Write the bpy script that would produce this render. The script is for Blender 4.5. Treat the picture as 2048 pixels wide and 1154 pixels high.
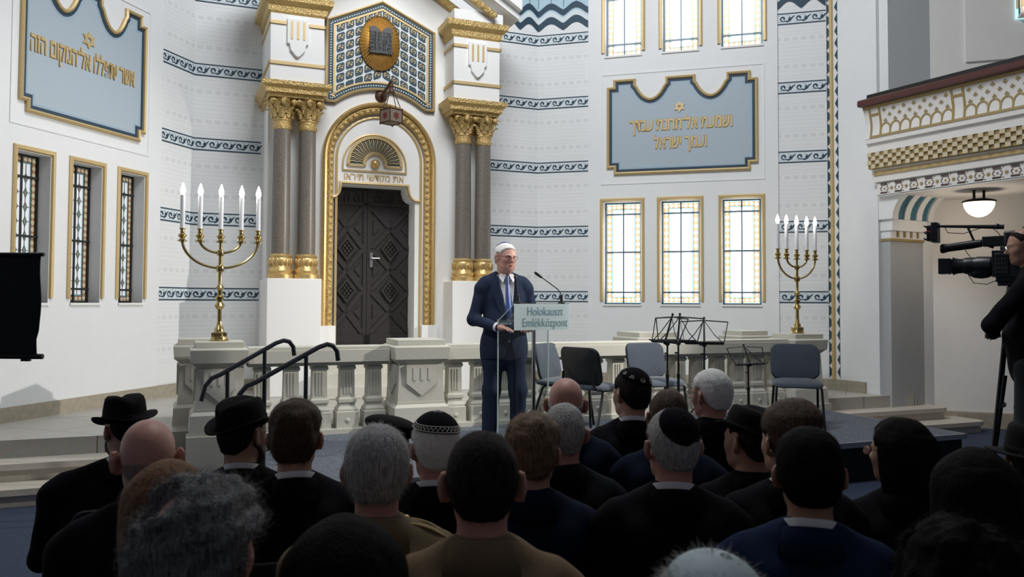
import bpy, bmesh, math, random
import numpy as np
from math import sin, cos, pi, radians as R, atan2, sqrt
from mathutils import Vector as V, Matrix as M
random.seed(7); np.random.seed(7)
SC = bpy.context.scene
COL = SC.collection
for _o in list(bpy.data.objects): bpy.data.objects.remove(_o)

# ------------------------------------------------------------------ camera
FPX, CX, HOR, PITCH, ROLL = 1650.0, 1024.0, 604.0, R(2.0), R(0.25)
CY = HOR - FPX * math.tan(PITCH)
CAMZ = 1.62
cam = bpy.data.objects.new('camera', bpy.data.cameras.new('camera')); COL.objects.link(cam)
CROT = M.Rotation(pi / 2 + PITCH, 3, 'X') @ M.Rotation(ROLL, 3, 'Z')
cam.matrix_world = M.Translation((0, 0, CAMZ)) @ CROT.to_4x4()
cam.data.sensor_fit = 'HORIZONTAL'; cam.data.sensor_width = 36
cam.data.lens = FPX / 2048 * 36
cam.data.shift_y = (CY - 577) / 2048
cam.data.clip_start = .05
cam.data.dof.use_dof = True; cam.data.dof.focus_distance = 7.6; cam.data.dof.aperture_fstop = 5.6
SC.camera = cam

# ------------------------------------------------------------------ light and exposure
SC.view_settings.view_transform = 'Standard'; SC.view_settings.look = 'None'
SC.view_settings.gamma = 1; SC.view_settings.use_curve_mapping = False
SC.view_settings.exposure = 0.0
world = bpy.data.worlds.new('hall'); SC.world = world; world.use_nodes = True
world.node_tree.nodes['Background'].inputs[0].default_value = (.80, .86, 1.0, 1)
world.node_tree.nodes['Background'].inputs[1].default_value = .09

def lamp(name, kind, loc, target, power, color=(1, 1, 1), size=1.0, size_y=None, spot=None, blend=.3):
    d = bpy.data.lights.new(name, kind); d.energy = power; d.color = color
    if kind == 'AREA':
        d.shape = 'RECTANGLE'; d.size = size; d.size_y = size_y or size
    else:
        d.shadow_soft_size = size
    if spot: d.spot_size = R(spot); d.spot_blend = blend
    o = bpy.data.objects.new(name, d); COL.objects.link(o); o.location = loc
    o.rotation_euler = (V(target) - V(loc)).to_track_quat('-Z', 'Y').to_euler()
    return o
# unseen area light added high over the platform to brighten the apse, the stage lamp on the right hand gallery, a flood up at the left
lamp('apse_fill_light', 'AREA', (0.2, 6.6, 8.6), (-.3, 10.9, 2.6), 430, (.97, .985, 1), 3.4, 2.4)
lamp('stage_spot', 'SPOT', (5.4, 7.6, 4.05), (-1.4, 8.0, 1.3), 1500, (1, .96, .90), .07, spot=58, blend=.6)
lamp('front_spot', 'SPOT', (-3.0, 1.6, 6.2), (-.2, 8.9, 1.5), 480, (1, .98, .95), .15, spot=40, blend=.5)

# ------------------------------------------------------------------ helpers
def ray(px, py):
    return (CROT @ V((px - CX, CY - py, -FPX))).normalized()
def atY(px, py, Y):
    d = ray(px, py); return V((0, 0, CAMZ)) + d * (Y / d.y)
def atZ(px, py, z):
    d = ray(px, py); return V((0, 0, CAMZ)) + d * ((z - CAMZ) / d.z)
class Frame:
    """(u, d, z): u along a wall, d out of it towards the room, z up."""
    def __init__(s, p, ang):
        s.p = V((p[0], p[1], 0)); s.ang = ang
        s.u = V((sin(R(ang)), cos(R(ang)), 0)); s.n = V((cos(R(ang)), -sin(R(ang)), 0))
    def __call__(s, u, d, z): return s.p + s.u * u + s.n * d + V((0, 0, z))
    def on(s, px, py, d=0.0):
        r = ray(px, py); o = V((0, 0, CAMZ)); q = s.p + s.n * d
        t = (q - o).dot(s.n) / r.dot(s.n); w = o + r * t
        return ((w - s.p).dot(s.u), w.z)
    def mat(s): return M((( s.u.x, -s.n.x, 0, s.p.x), (s.u.y, -s.n.y, 0, s.p.y), (0, 0, 1, 0), (0, 0, 0, 1)))
ID = lambda u, d, z: V((u, d, z))

MATS = {}
def nt(name):
    m = bpy.data.materials.new(name); m.use_nodes = True
    t = m.node_tree; MATS[name] = m
    return m, t, t.nodes['Principled BSDF']
def N(t, kind, **kw):
    n = t.nodes.new(kind)
    for k, v in kw.items():
        if k.startswith('i_'):
            key = k[2:]
            n.inputs[int(key) if key.isdigit() else key].default_value = v
        else: setattr(n, k, v)
    return n
def pbr(name, col, rough=.6, metal=0.0, var=0.0, scale=30.0, bump=0.0, bscale=None, spec=None, stretch=None, coat=0, emit=None, estr=0, sheen=0):
    m, t, b = nt(name); L = t.links.new
    b.inputs['Roughness'].default_value = rough; b.inputs['Metallic'].default_value = metal
    b.inputs['Base Color'].default_value = (*col, 1)
    if spec is not None: b.inputs['Specular IOR Level'].default_value = spec
    if coat: b.inputs['Coat Weight'].default_value = coat
    if sheen: b.inputs['Sheen Weight'].default_value = sheen
    tc = N(t, 'ShaderNodeTexCoord'); src = tc.outputs['Object']
    if stretch:
        mp = N(t, 'ShaderNodeMapping'); mp.inputs['Scale'].default_value = stretch
        L(src, mp.inputs[0]); src = mp.outputs[0]
    if var:
        n = N(t, 'ShaderNodeTexNoise', i_Scale=scale, i_Detail=4.0); L(src, n.inputs['Vector'])
        mx = N(t, 'ShaderNodeMix', data_type='RGBA'); mx.inputs[6].default_value = (*[max(0, c * (1 - var)) for c in col], 1)
        mx.inputs[7].default_value = (*[min(1, c * (1 + var)) for c in col], 1)
        L(n.outputs['Fac'], mx.inputs[0]); L(mx.outputs[2], b.inputs['Base Color'])
    if bump:
        n2 = N(t, 'ShaderNodeTexNoise', i_Scale=bscale or scale, i_Detail=3.0); L(src, n2.inputs['Vector'])
        bp = N(t, 'ShaderNodeBump', i_Strength=bump, i_Distance=.02); L(n2.outputs['Fac'], bp.inputs['Height'])
        L(bp.outputs[0], b.inputs['Normal'])
    if emit:
        b.inputs['Emission Color'].default_value = (*emit, 1); b.inputs['Emission Strength'].default_value = estr
    return m

class MB:
    def __init__(s): s.v = []; s.raw = []; s.f = []; s.m = []; s.mi = 0
    def add(s, vs, fs, fr=ID, mi=None):
        o = len(s.v); mi = s.mi if mi is None else mi
        for p in vs:
            s.raw.append((p[0], p[2])); q = fr(*p); s.v.append((q[0], q[1], q[2]))
        for f in fs: s.f.append(tuple(i + o for i in f)); s.m.append(mi)
        return s
    def box(s, lo, hi, fr=ID, mi=None):
        (a, b, c), (d, e, f) = lo, hi
        vs = [(a, b, c), (d, b, c), (d, e, c), (a, e, c), (a, b, f), (d, b, f), (d, e, f), (a, e, f)]
        return s.add(vs, [(0, 3, 2, 1), (4, 5, 6, 7), (0, 1, 5, 4), (1, 2, 6, 5), (2, 3, 7, 6), (3, 0, 4, 7)], fr, mi)
    def prism(s, poly, d0, d1, fr=ID, mi=None):
        n = len(poly)
        vs = [(u, d0, z) for u, z in poly] + [(u, d1, z) for u, z in poly]
        return s.add(vs, [tuple(range(n)), tuple(range(2 * n - 1, n - 1, -1))] + [(i, (i + 1) % n, n + (i + 1) % n, n + i) for i in range(n)], fr, mi)
    def slab(s, poly, z0, z1, mi=None):
        n = len(poly)
        vs = [(x, y, z0) for x, y in poly] + [(x, y, z1) for x, y in poly]
        return s.add(vs, [tuple(range(n)), tuple(range(2 * n - 1, n - 1, -1))] + [(i, (i + 1) % n, n + (i + 1) % n, n + i) for i in range(n)], ID, mi)
    def sheet(s, poly, d, fr=ID, mi=None):
        return s.add([(u, d, z) for u, z in poly], [tuple(range(len(poly)))], fr, mi)
    def band(s, A, B, dA, dB, fr=ID, closed=True, mi=None):
        n = len(A); vs = [(u, dA, z) for u, z in A] + [(u, dB, z) for u, z in B]
        return s.add(vs, [(i, (i + 1) % n, n + (i + 1) % n, n + i) for i in range(n if closed else n - 1)], fr, mi)
    def frame_ring(s, A, B, d0, d1, fr=ID, closed=True, mi=None):
        s.band(A, A, d0, d1, fr, closed, mi); s.band(A, B, d1, d1, fr, closed, mi); return s.band(B, B, d1, d0, fr, closed, mi)
    def profile_run(s, path, prof, fr=ID, closed=False, mi=None):
        """sweep a section of (inset, depth) along the 2D path (u, z)"""
        rows = [inset(path, o, closed) for o, d in prof]
        for k in range(len(prof) - 1): s.band(rows[k], rows[k + 1], prof[k][1], prof[k + 1][1], fr, closed, mi)
        return s
    def lathe(s, prof, n=20, c=(0, 0, 0), fr=ID, sq=False, mi=None, caps=True, a0=0.0, sx=1, sy=1):
        k = sqrt(2) if sq else 1; n = 4 if sq else n; a0 = pi / 4 if sq else a0
        vs = []; fs = []
        for r, z in prof:
            for i in range(n):
                a = a0 + 2 * pi * i / n; vs.append((c[0] + r * k * cos(a) * sx, c[1] + r * k * sin(a) * sy, c[2] + z))
        for j in range(len(prof) - 1):
            for i in range(n): fs.append((j * n + i, j * n + (i + 1) % n, (j + 1) * n + (i + 1) % n, (j + 1) * n + i))
        if caps: fs += [tuple(range(n - 1, -1, -1)), tuple(range((len(prof) - 1) * n, len(prof) * n))]
        return s.add(vs, fs, fr, mi)
    def tube(s, pts, r, n=8, closed=False, fr=ID, mi=None):
        P = [V(p) for p in pts]; m = len(P); vs = []; fs = []; up = None
        rr = r if isinstance(r, (list, tuple)) else [r] * m
        for i in range(m):
            a = P[(i - 1) % m] if (closed or i) else P[0]; b = P[(i + 1) % m] if (closed or i < m - 1) else P[-1]
            t = (b - a)
            if t.length < 1e-9: t = V((0, 0, 1))
            t.normalize()
            if up is None:
                up = V((0, 0, 1)) if abs(t.z) < .9 else V((1, 0, 0))
            x = t.cross(up)
            if x.length < 1e-6: x = t.cross(V((1, .3, 0)))
            x.normalize(); y = x.cross(t).normalized(); up = y
            for k in range(n):
                an = 2 * pi * k / n; vs.append(tuple(P[i] + (x * cos(an) + y * sin(an)) * rr[i]))
        for i in range(m if closed else m - 1):
            for k in range(n): fs.append((i * n + k, i * n + (k + 1) % n, ((i + 1) % m) * n + (k + 1) % n, ((i + 1) % m) * n + k))
        if not closed: fs += [tuple(range(n - 1, -1, -1)), tuple(range((m - 1) * n, m * n))]
        return s.add(vs, fs, fr, mi)
    def ribbon(s, pts, w, d, fr=ID, mi=None):
        n = len(pts); A = []; B = []
        ww = w if isinstance(w, (list, tuple)) else [w] * n
        for i in range(n):
            a = pts[max(0, i - 1)]; b = pts[min(n - 1, i + 1)]
            tx, tz = b[0] - a[0], b[1] - a[1]; l = math.hypot(tx, tz) or 1
            nx, nz = -tz / l * ww[i] / 2, tx / l * ww[i] / 2
            A.append((pts[i][0] + nx, pts[i][1] + nz)); B.append((pts[i][0] - nx, pts[i][1] - nz))
        return s.band(A, B, d, d, fr, False, mi)
    def ball(s, c, r, n=12, fr=ID, mi=None):
        rx, ry, rz = r if isinstance(r, (tuple, list)) else (r, r, r); vs = []; fs = []; m = max(6, n // 2)
        for j in range(1, m):
            for i in range(n):
                a = 2 * pi * i / n; b = pi * j / m; vs.append((c[0] + rx * sin(b) * cos(a), c[1] + ry * sin(b) * sin(a), c[2] + rz * cos(b)))
        t = len(vs); vs += [(c[0], c[1], c[2] + rz), (c[0], c[1], c[2] - rz)]
        for j in range(m - 2):
            for i in range(n): fs.append((j * n + i, (j + 1) * n + i, (j + 1) * n + (i + 1) % n, j * n + (i + 1) % n))
        for i in range(n): fs += [(t, i, (i + 1) % n), (t + 1, (m - 2) * n + (i + 1) % n, (m - 2) * n + i)]
        return s.add(vs, fs, fr, mi)
    def build(s, name, mats, parent=None, world=True, bev=0, smooth=True, ang=35):
        me = bpy.data.meshes.new(name); me.from_pydata(s.v, [], s.f)
        for m in (mats if isinstance(mats, (list, tuple)) else [mats]): me.materials.append(MATS[m])
        me.polygons.foreach_set('material_index', s.m)
        uv = me.uv_layers.new(name='UVMap')
        li = np.zeros(len(me.loops), np.int32); me.loops.foreach_get('vertex_index', li)
        uv.data.foreach_set('uv', np.array(s.raw, np.float32)[li].ravel())
        bm = bmesh.new(); bm.from_mesh(me); bmesh.ops.recalc_face_normals(bm, faces=bm.faces); bm.to_mesh(me); bm.free()
        if smooth:
            me.polygons.foreach_set('use_smooth', [True] * len(me.polygons)); me.set_sharp_from_angle(angle=R(ang))
        return link(name, me, parent, world, bev)
def wm(o):
    m = o.matrix_basis.copy()
    if o.parent: m = wm(o.parent) @ o.matrix_parent_inverse @ m
    return m
def inv_world(o): return wm(o).inverted()
def link(name, me, parent=None, world=True, bev=0):
    o = bpy.data.objects.new(name, me); COL.objects.link(o)
    if parent:
        o.parent = parent
        if world: o.matrix_parent_inverse = inv_world(parent)
    if bev:
        b = o.modifiers.new('bevel', 'BEVEL'); b.width = bev; b.segments = 2; b.limit_method = 'ANGLE'; b.angle_limit = R(40)
    return o
def tag(o, label=None, cat=None, group=None, kind=None):
    if label: o['label'] = label
    if cat: o['category'] = cat
    if group: o['group'] = group
    if kind: o['kind'] = kind
    return o
def thing(name, label, cat, loc=(0, 0, 0), rz=0.0, group=None, kind=None):
    o = bpy.data.objects.new(name, None); COL.objects.link(o); o.empty_display_size = .1
    o.location = loc; o.rotation_euler = (0, 0, rz)
    return tag(o, label, cat, group, kind)
def copy_tree(o, parent=None):
    c = o.copy(); COL.objects.link(c)
    if parent: c.parent = parent
    for ch in list(o.children): copy_tree(ch, c)
    return c
def inset(path, d, closed=True):
    n = len(path); out = []
    for i in range(n):
        p = path[i]; a = path[(i - 1) % n] if (closed or i) else None; b = path[(i + 1) % n] if (closed or i < n - 1) else None
        def nrm(s, e):
            x, y = e[0] - s[0], e[1] - s[1]; l = math.hypot(x, y) or 1e-9; return (y / l, -x / l)
        n1 = nrm(a, p) if a else nrm(p, b); n2 = nrm(p, b) if b else n1
        k = 1 + n1[0] * n2[0] + n1[1] * n2[1]; k = max(k, .35)
        out.append((p[0] + d * (n1[0] + n2[0]) / k, p[1] + d * (n1[1] + n2[1]) / k))
    return out      # positive d: to the right of the direction of travel
def text_mesh(body, size, name, mats, parent, mtx, ext=.003, sx=1.0, heb=False, align='CENTER', bold=0.0, world=True):
    if heb: body = body[::-1]
    c = bpy.data.curves.new(name, 'FONT'); c.body = body; c.size = size; c.extrude = ext; c.align_x = align; c.offset = bold; c.resolution_u = 3
    tmp = bpy.data.objects.new(name, c); COL.objects.link(tmp); bpy.context.view_layer.update()
    me = bpy.data.meshes.new_from_object(tmp.evaluated_get(bpy.context.evaluated_depsgraph_get()))
    bpy.data.objects.remove(tmp)
    me.transform(M.Diagonal((sx, 1, 1, 1))); me.transform(mtx)
    me.materials.clear(); me.materials.append(MATS[mats])
    return link(name, me, parent, world)
# ------------------------------------------------------------------ materials of the place
pbr('plaster', (.78, .80, .815), .75, var=.03, scale=6, bump=.05, bscale=60)
pbr('plaster_aisle', (.78, .765, .745), .8, var=.03, scale=5, bump=.05, bscale=60)
pbr('field_blue', (.40, .475, .54), .7, var=.12, scale=160)
pbr('navy_paint', (.018, .05, .085), .6)
pbr('band_pale', (.66, .73, .77), .7)
pbr('line_blue', (.30, .47, .62), .6)
pbr('teal_paint', (.022, .06, .085), .55)
pbr('gold', (.66, .47, .20), .36, .7, var=.25, scale=25, bump=.1, bscale=60)
pbr('gold_ornate', (.60, .43, .18), .4, .7, var=.4, scale=45, bump=.9, bscale=55)
pbr('gold_paint', (.60, .45, .22), .5, .35, var=.12, scale=40)
pbr('gold_flat', (.36, .26, .10), .6, .2)
pbr('granite', (.165, .145, .122), .38, var=.75, scale=75)
pbr('door_wood', (.022, .018, .018), .5, var=.3, scale=30, bump=.15)
pbr('limestone', (.53, .52, .455), .75, var=.22, scale=130, bump=.07, bscale=220)
pbr('step_stone', (.52, .48, .42), .5, var=.12, scale=40, bump=.1)
pbr('base_stone', (.36, .32, .25), .6, var=.3, scale=18)
pbr('steel', (.55, .55, .55), .3, .9)
pbr('white_paint', (.84, .84, .83), .6)
pbr('dark_metal', (.03, .02, .015), .45, .6)
pbr('rust_metal', (.09, .045, .03), .6, .5, var=.3)
pbr('glass_lantern', (.22, .17, .13), .5)
pbr('star_red', (.15, .02, .02), .6)
pbr('tablet_stone', (.10, .105, .11), .6, var=.2, scale=60)
pbr('tablet_text', (.015, .015, .015), .7)
pbr('rail_wood', (.085, .025, .022), .4, var=.3, scale=20)
pbr('black_rail', (.008, .008, .009), .5)
pbr('pattern_dark', (.10, .06, .05), .7)
pbr('lead', (.02, .022, .025), .5, .3)
pbr('lead_lit', (.16, .22, .26), .5, .3)
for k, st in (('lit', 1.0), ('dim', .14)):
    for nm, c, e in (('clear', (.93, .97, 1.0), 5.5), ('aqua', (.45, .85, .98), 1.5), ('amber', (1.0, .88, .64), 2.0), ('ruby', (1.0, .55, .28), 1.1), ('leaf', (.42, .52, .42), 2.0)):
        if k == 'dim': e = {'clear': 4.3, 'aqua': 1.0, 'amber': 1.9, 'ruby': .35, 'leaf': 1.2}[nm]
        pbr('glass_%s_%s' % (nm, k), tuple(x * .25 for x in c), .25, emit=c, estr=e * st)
pbr('lamp_bowl', (.9, .85, .75), .4, emit=(1.0, .87, .62), estr=1.9)

def wall_paper():                     # white wall with faint grey stencilled lines and rows of small squares
    m, t, b = nt('stencilled_plaster'); L = t.links.new
    b.inputs['Roughness'].default_value = .75
    uv = N(t, 'ShaderNodeUVMap', uv_map='UVMap'); sp = N(t, 'ShaderNodeSeparateXYZ'); L(uv.outputs[0], sp.inputs[0])
    def mth(op, a, bb=None):
        n = N(t, 'ShaderNodeMath', operation=op)
        for i, x in enumerate((a, bb)):
            if x is None: continue
            if isinstance(x, (int, float)): n.inputs[i].default_value = x
            else: L(x, n.inputs[i])
        return n.outputs[0]
    zz = mth('DIVIDE', mth('SUBTRACT', sp.outputs[1], BAND_Z[0]), BAND_P)
    fz = mth('FRACT', zz)
    tot = None
    def near(src, c, w): return mth('LESS_THAN', mth('ABSOLUTE', mth('SUBTRACT', src, c)), w)
    for c in (.13, .17, .24, .37, .41, .47, .53, .58, .64, .77, .81, .87):
        v = mth('MULTIPLY', near(fz, c, .0045), .10); tot = v if tot is None else mth('MAXIMUM', tot, v)
    du = mth('FRACT', mth('DIVIDE', sp.outputs[0], .115))
    for c in (.305, .705):
        v = mth('MULTIPLY', mth('MULTIPLY', near(fz, c, .026), near(du, .5, .3)), .13); tot = mth('MAXIMUM', tot, v)
    mx = N(t, 'ShaderNodeMix', data_type='RGBA'); mx.inputs[6].default_value = (.78, .795, .805, 1); mx.inputs[7].default_value = (.10, .12, .14, 1)
    L(tot, mx.inputs[0]); L(mx.outputs[2], b.inputs['Base Color'])
# ------------------------------------------------------------------ plan of the apse
YF = 10.7
FLp = atY(382, HOR, YF)
BK = Frame((FLp.x, FLp.y), 67.7); LW = Frame((FLp.x, FLp.y), 15.1)
uFR = BK.on(1075, HOR)[0]; FRp = BK(uFR, 0, 0)
RW = Frame((FRp.x, FRp.y), 106.7); uCR = RW.on(1668, HOR)[0]; CRp = RW(uCR, 0, 0)
GA = Frame((CRp.x, CRp.y), 152.0)
ZD, ZS, WTOP = .44, .36, 7.6
_a = BK.on(382, 588)[1]; _b = BK.on(382, 137)[1]
BAND_P = (_b - _a) / 3; BAND_Z = [_a + BAND_P * k for k in range(5)]; BAND_H = .135
wall_paper()
uLe = LW.on(317, 400)[0]; uR0 = RW.on(1177, 400)[0]; uR1 = RW.on(1557, 400)[0]

def holed_wall(mb, fr, u0, u1, z0, z1, holes, d, back, mi=0):
    us = sorted({u0, u1, *[h[0] for h in holes], *[h[1] for h in holes]}); zs = sorted({z0, z1, *[h[2] for h in holes], *[h[3] for h in holes]})
    for i in range(len(us) - 1):
        for j in range(len(zs) - 1):
            uc, zc = (us[i] + us[i + 1]) / 2, (zs[j] + zs[j + 1]) / 2
            if any(h[0] < uc < h[1] and h[2] < zc < h[3] for h in holes): continue
            for dd in (d, back): mb.sheet([(us[i], zs[j]), (us[i + 1], zs[j]), (us[i + 1], zs[j + 1]), (us[i], zs[j + 1])], dd, fr, mi)
    for a, b, c, e in holes + [(u0, u1, z0, z1)]:
        P = [(a, c), (b, c), (b, e), (a, e)]; mb.band(P, P, d, back, fr, True, mi)

WT = .03                               # the window walls stand a little proud of the niche walls
def win_from(fr, pxs):                 # outer edges of the gold frame (left px, right px, right top y, right bottom y)
    out = []
    for l, r, yt, yb in pxs:
        ur, zt = fr.on(r, yt, WT); zb = fr.on(r, yb, WT)[1]; ul = fr.on(l, (yt + yb) / 2, WT)[0]
        out.append([ul, ur, zb, zt])
    return out
wl = win_from(LW, [(22, 111, 305, 606), (135, 212, 327, 606), (232, 296, 346, 605)])
wr = win_from(RW, [(1200, 1289, 395, 609), (1314, 1407, 391, 609), (1437, 1530, 387, 609)])
wu = win_from(RW, [(1203, 1290, -140, 110), (1317, 1404, -150, 98), (1434, 1532, -160, 84)])
for W in (wl, wr, wu):
    zb = sum(w[2] for w in W) / 3; zt = sum(w[3] for w in W) / 3
    for w in W: w[2], w[3] = zb, zt
FW = .055
holes_l = [(a + FW, b - FW, c, e - FW) for a, b, c, e in wl]
holes_r = [(a + FW, b - FW, c, e - FW) for a, b, c, e in wr + wu]

s_left = MB(); holed_wall(s_left, LW, -8.5, uLe, 0, WTOP, holes_l, WT, -.40)
s_left.box((uLe, -.4, 0), (.35, 0, WTOP), LW, 1)
tag(s_left.build('wall_left', ['plaster', 'stencilled_plaster'], smooth=False), kind='structure')
s_b = MB(); s_b.box((-.25, -.4, 0), (uFR + .25, 0, WTOP), BK)
tag(s_b.build('wall_back', ['stencilled_plaster'], smooth=False), kind='structure')
s_r = MB(); holed_wall(s_r, RW, uR0, uR1, 0, WTOP, holes_r, WT, -.40, 1)
s_r.box((-.35, -.4, 0), (uR0, 0, WTOP), RW); s_r.box((uR1, -.4, 0), (uCR, 0, WTOP), RW)
tag(s_r.build('wall_right', ['stencilled_plaster', 'plaster'], smooth=False), kind='structure')

# ------------------------------------------------------------------ painted friezes with running scrolls
def scroll_unit(mb, fr, u, zc, p, h, d):
    c = (u + p * .36, zc + h * .03); pts = []; ws = []
    for k in range(15):
        t = k / 14; a = -2.2 + t * 6.2; r = h * (.34 - .25 * t)
        pts.append((c[0] - r * cos(a) * 1.05, c[1] + r * sin(a))); ws.append(h * (.10 + .15 * t))
    mb.ribbon(pts, ws, d, fr)
    x0 = c[0] - h * .34 * cos(-2.2) * 1.05; z0 = c[1] + h * .34 * sin(-2.2)
    pts = [(x0, z0), (u + p * .62, zc - h * .34), (u + p * .8, zc - h * .18), (u + p * .97, zc + h * .20), (u + p * 1.1, zc + h * .30)]
    mb.ribbon(pts, [h * .11, h * .20, h * .22, h * .15, h * .06], d, fr)
    mb.ribbon([(u + p * .70, zc - h * .1), (u + p * .80, zc + h * .12), (u + p * .74, zc + h * .30)], [h * .22, h * .19, h * .03], d, fr)
    for k, (a, b) in enumerate(((.08, .38), (.62, .38), (.70, .38), (.16, -.38), (.24, -.38))):
        x, z = u + p * a, zc + h * b; q = h * .03; mb.sheet([(x - q, z - q), (x + q, z - q), (x + q, z + q), (x - q, z + q)], d, fr)
def frieze(fr, u0, u1, d=0.0):
    for k, z in enumerate(BAND_Z):
        mb = MB(); h = BAND_H
        mb.box((u0, d - .01, z - h / 2), (u1, d + .003, z + h / 2), fr, 1)
        for sg in (-1, 1): mb.box((u0, d - .01, z + sg * h * .55 - h * .06), (u1, d + .005, z + sg * h * .55 + h * .06), fr, 0)
        n = max(1, round((u1 - u0) / .185)); p = (u1 - u0) / n; mb.mi = 0
        for i in range(n): scroll_unit(mb, fr, u0 + i * p, z, p, h * .88, d + .0055)
        frieze.k += 1
        tag(mb.build('trim_%d' % frieze.k, ['navy_paint', 'band_pale'], smooth=False), kind='structure')
frieze.k = 0
P_D = .99; D0 = .58                    # how far the piers and the door bay of the ark stand out of the back wall
pL0 = BK.on(541, 90, P_D)[0]; pL1 = BK.on(645, 400, P_D)[0]
pR0 = BK.on(905, 600, P_D)[0]; pR1 = BK.on(1000, 130, P_D)[0]
frieze(LW, uLe, 0); frieze(BK, 0, pL0 - .005); frieze(BK, pR1 + .005, uFR); frieze(RW, 0, uR0); frieze(RW, uR1, uCR - .075)

# scalloped painted drapery above the topmost frieze
def drapery(fr, u0, u1, d=0.0):
    z0 = BAND_Z[-1] + .20 * BAND_P; mb = MB(); n = max(1, round((u1 - u0) / .34)); p = (u1 - u0) / n
    mb.box((u0, d - .01, z0 + .14), (u1, d + .003, z0 + 1.6), fr, 0)
    for i in range(n):
        for (a, w, mi, dd) in ((.26, .10, 1, .005), (.13, .13, 2, .006), (.05, .11, 1, .007)):
            arc = [(u0 + p * (i + t / 10), z0 + a + .11 * sin(pi * t / 10) ** 1.4) for t in range(11)]
            mb.band(arc, [(x, z - w) for x, z in arc], d + dd, d + dd, fr, False, mi)
        mb.box((u0 + p * i, d, z0 + .30), (u0 + p * i + .008, d + .006, z0 + 1.6), fr, 1)
        mb.box((u0 + p * (i + .5), d, z0 + .36), (u0 + p * (i + .5) + .008, d + .006, z0 + 1.6), fr, 1)
    frieze.k += 1
    tag(mb.build('trim_%d' % frieze.k, ['line_pale', 'navy_paint', 'band_pale'], smooth=False), kind='structure')
pbr('line_pale', (.42, .58, .68), .7)
drapery(BK, pR1 + .1, uFR); drapery(RW, 0, uR0); drapery(RW, uR1, uCR - .075); drapery(LW, uLe, 0); drapery(BK, 0, pL0 - .005)

# ------------------------------------------------------------------ stained glass windows
def window(n, fr, hole, fo, k, rec, bars, diamonds):
    a, b, c, e = hole; W, H = b - a, e - c; d = -rec; q = MB()
    q.prism([(a - .03, c - .03), (b + .03, c - .03), (b + .03, e + .03), (a - .03, e + .03)], d - .01, d, fr, 1)
    bo, bw = .055 * W, .125 * W
    def strip(u0, u1, z0, z1, vert):
        q.sheet([(u0, z0), (u1, z0), (u1, z1), (u0, z1)], d + .002, fr, 3)
        L = (z1 - z0) if vert else (u1 - u0); w = bw; m = max(3, round(L / (w * (1.35 if vert else 1.0)))); st = L / m
        for i in range(m):
            x, z = ((u0 + u1) / 2, z0 + st * (i + .5)) if vert else (u0 + st * (i + .5), (z0 + z1) / 2)
            hx, hz = (w * .46, st * .46) if vert else (st * .46, w * .46)
            q.sheet([(x - hx, z), (x - hx * .35, z - hz * .75), (x, z - hz), (x + hx * .35, z - hz * .75), (x + hx, z), (x + hx * .35, z + hz * .75), (x, z + hz), (x - hx * .35, z + hz * .75)], d + .004, fr, 2)
    x0, x1, y0, y1 = a + bo, b - bo, c + bo, e - bo
    strip(x0, x0 + bw, y0, y1, True); strip(x1 - bw, x1, y0, y1, True); strip(x0 + bw, x1 - bw, y0, y0 + bw, False); strip(x0 + bw, x1 - bw, y1 - bw, y1, False)
    i0, i1, j0, j1 = x0 + bw + .05 * W, x1 - bw - .05 * W, y0 + bw + .04 * W, y1 - bw - .04 * W
    q.sheet([(i0, j0), (i1, j0), (i1, j1), (i0, j1)], d + .003, fr, 0)
    lw = .006 if diamonds else .004
    cols = [i0 + (i1 - i0) * f for f in ((.24, .76) if diamonds else ())]
    for x in cols: q.box((x - lw / 2, d + .003, j0), (x + lw / 2, d + .007, j1), fr, 5)
    rows = 9
    if diamonds:
        for r in range(1, rows):
            z = j0 + (j1 - j0) * r / rows; q.box((i0, d + .003, z - lw / 2), (i1, d + .007, z + lw / 2), fr, 5)
            for x in cols: q.sheet([(x - .022, z), (x, z - .05), (x + .022, z), (x, z + .05)], d + .008, fr, 4); q.frame_ring([(x - .026, z), (x, z + .056), (x + .026, z), (x, z - .056)], [(x - .02, z), (x, z + .045), (x + .02, z), (x, z - .045)], d + .005, d + .009, fr, True, 5)
    for (u0, u1, z0, z1) in ((x0 - .004, x0, y0, y1), (x1, x1 + .004, y0, y1), (x0 + bw, x0 + bw + .004, y0, y1), (x1 - bw - .004, x1 - bw, y0, y1)): q.box((u0, d, z0), (u1, d + .006, z1), fr, 5)
    for z in (y0 + bw, y1 - bw): q.box((x0, d, z - .002), (x1, d + .006, z + .002), fr, 5)
    root = thing('window_%d' % n, None, None, fr(a, 0, c), kind='structure')
    q.build('pane', ['glass_%s_%s' % (m, k) for m in ('clear', 'aqua', 'amber', 'ruby', 'leaf')] + ['lead' if diamonds else 'lead_lit'], root, smooth=False)
    g = MB(); bw2 = .011 if diamonds else .014
    for f in bars: g.box((a, d, c + H * f - bw2), (b, d + .025, c + H * f + bw2), fr)
    g.box(((a + b) / 2 - bw2 * .8, d, c), ((a + b) / 2 + bw2 * .8, d + .02, e), fr)
    for (u0, u1) in ((a, a + .022), (b - .022, b)): g.box((u0, d, c), (u1, d + .018, e), fr)
    for (z0, z1) in ((c, c + .02), (e - .02, e)): g.box((a, d, z0), (b, d + .018, z1), fr)
    g.build('glazing_bars', 'lead' if diamonds else 'lead_lit', root, smooth=False)
    f = MB(); A, B, C, E = fo
    f.profile_run([(A, C + .05), (A, E), (B, E), (B, C + .05)], [(0, WT - .005), (0, WT + .015), (FW * .3, WT + .026), (FW * .7, WT + .022), (FW, WT - .01)], fr)
    f.build('window_frame', 'gold_paint', root)
    sl = MB(); sl.box((a - .01, -rec, c - .025), (b + .01, WT + .02, c), fr); sl.build('window_sill', 'white_paint', root, smooth=False)
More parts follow.
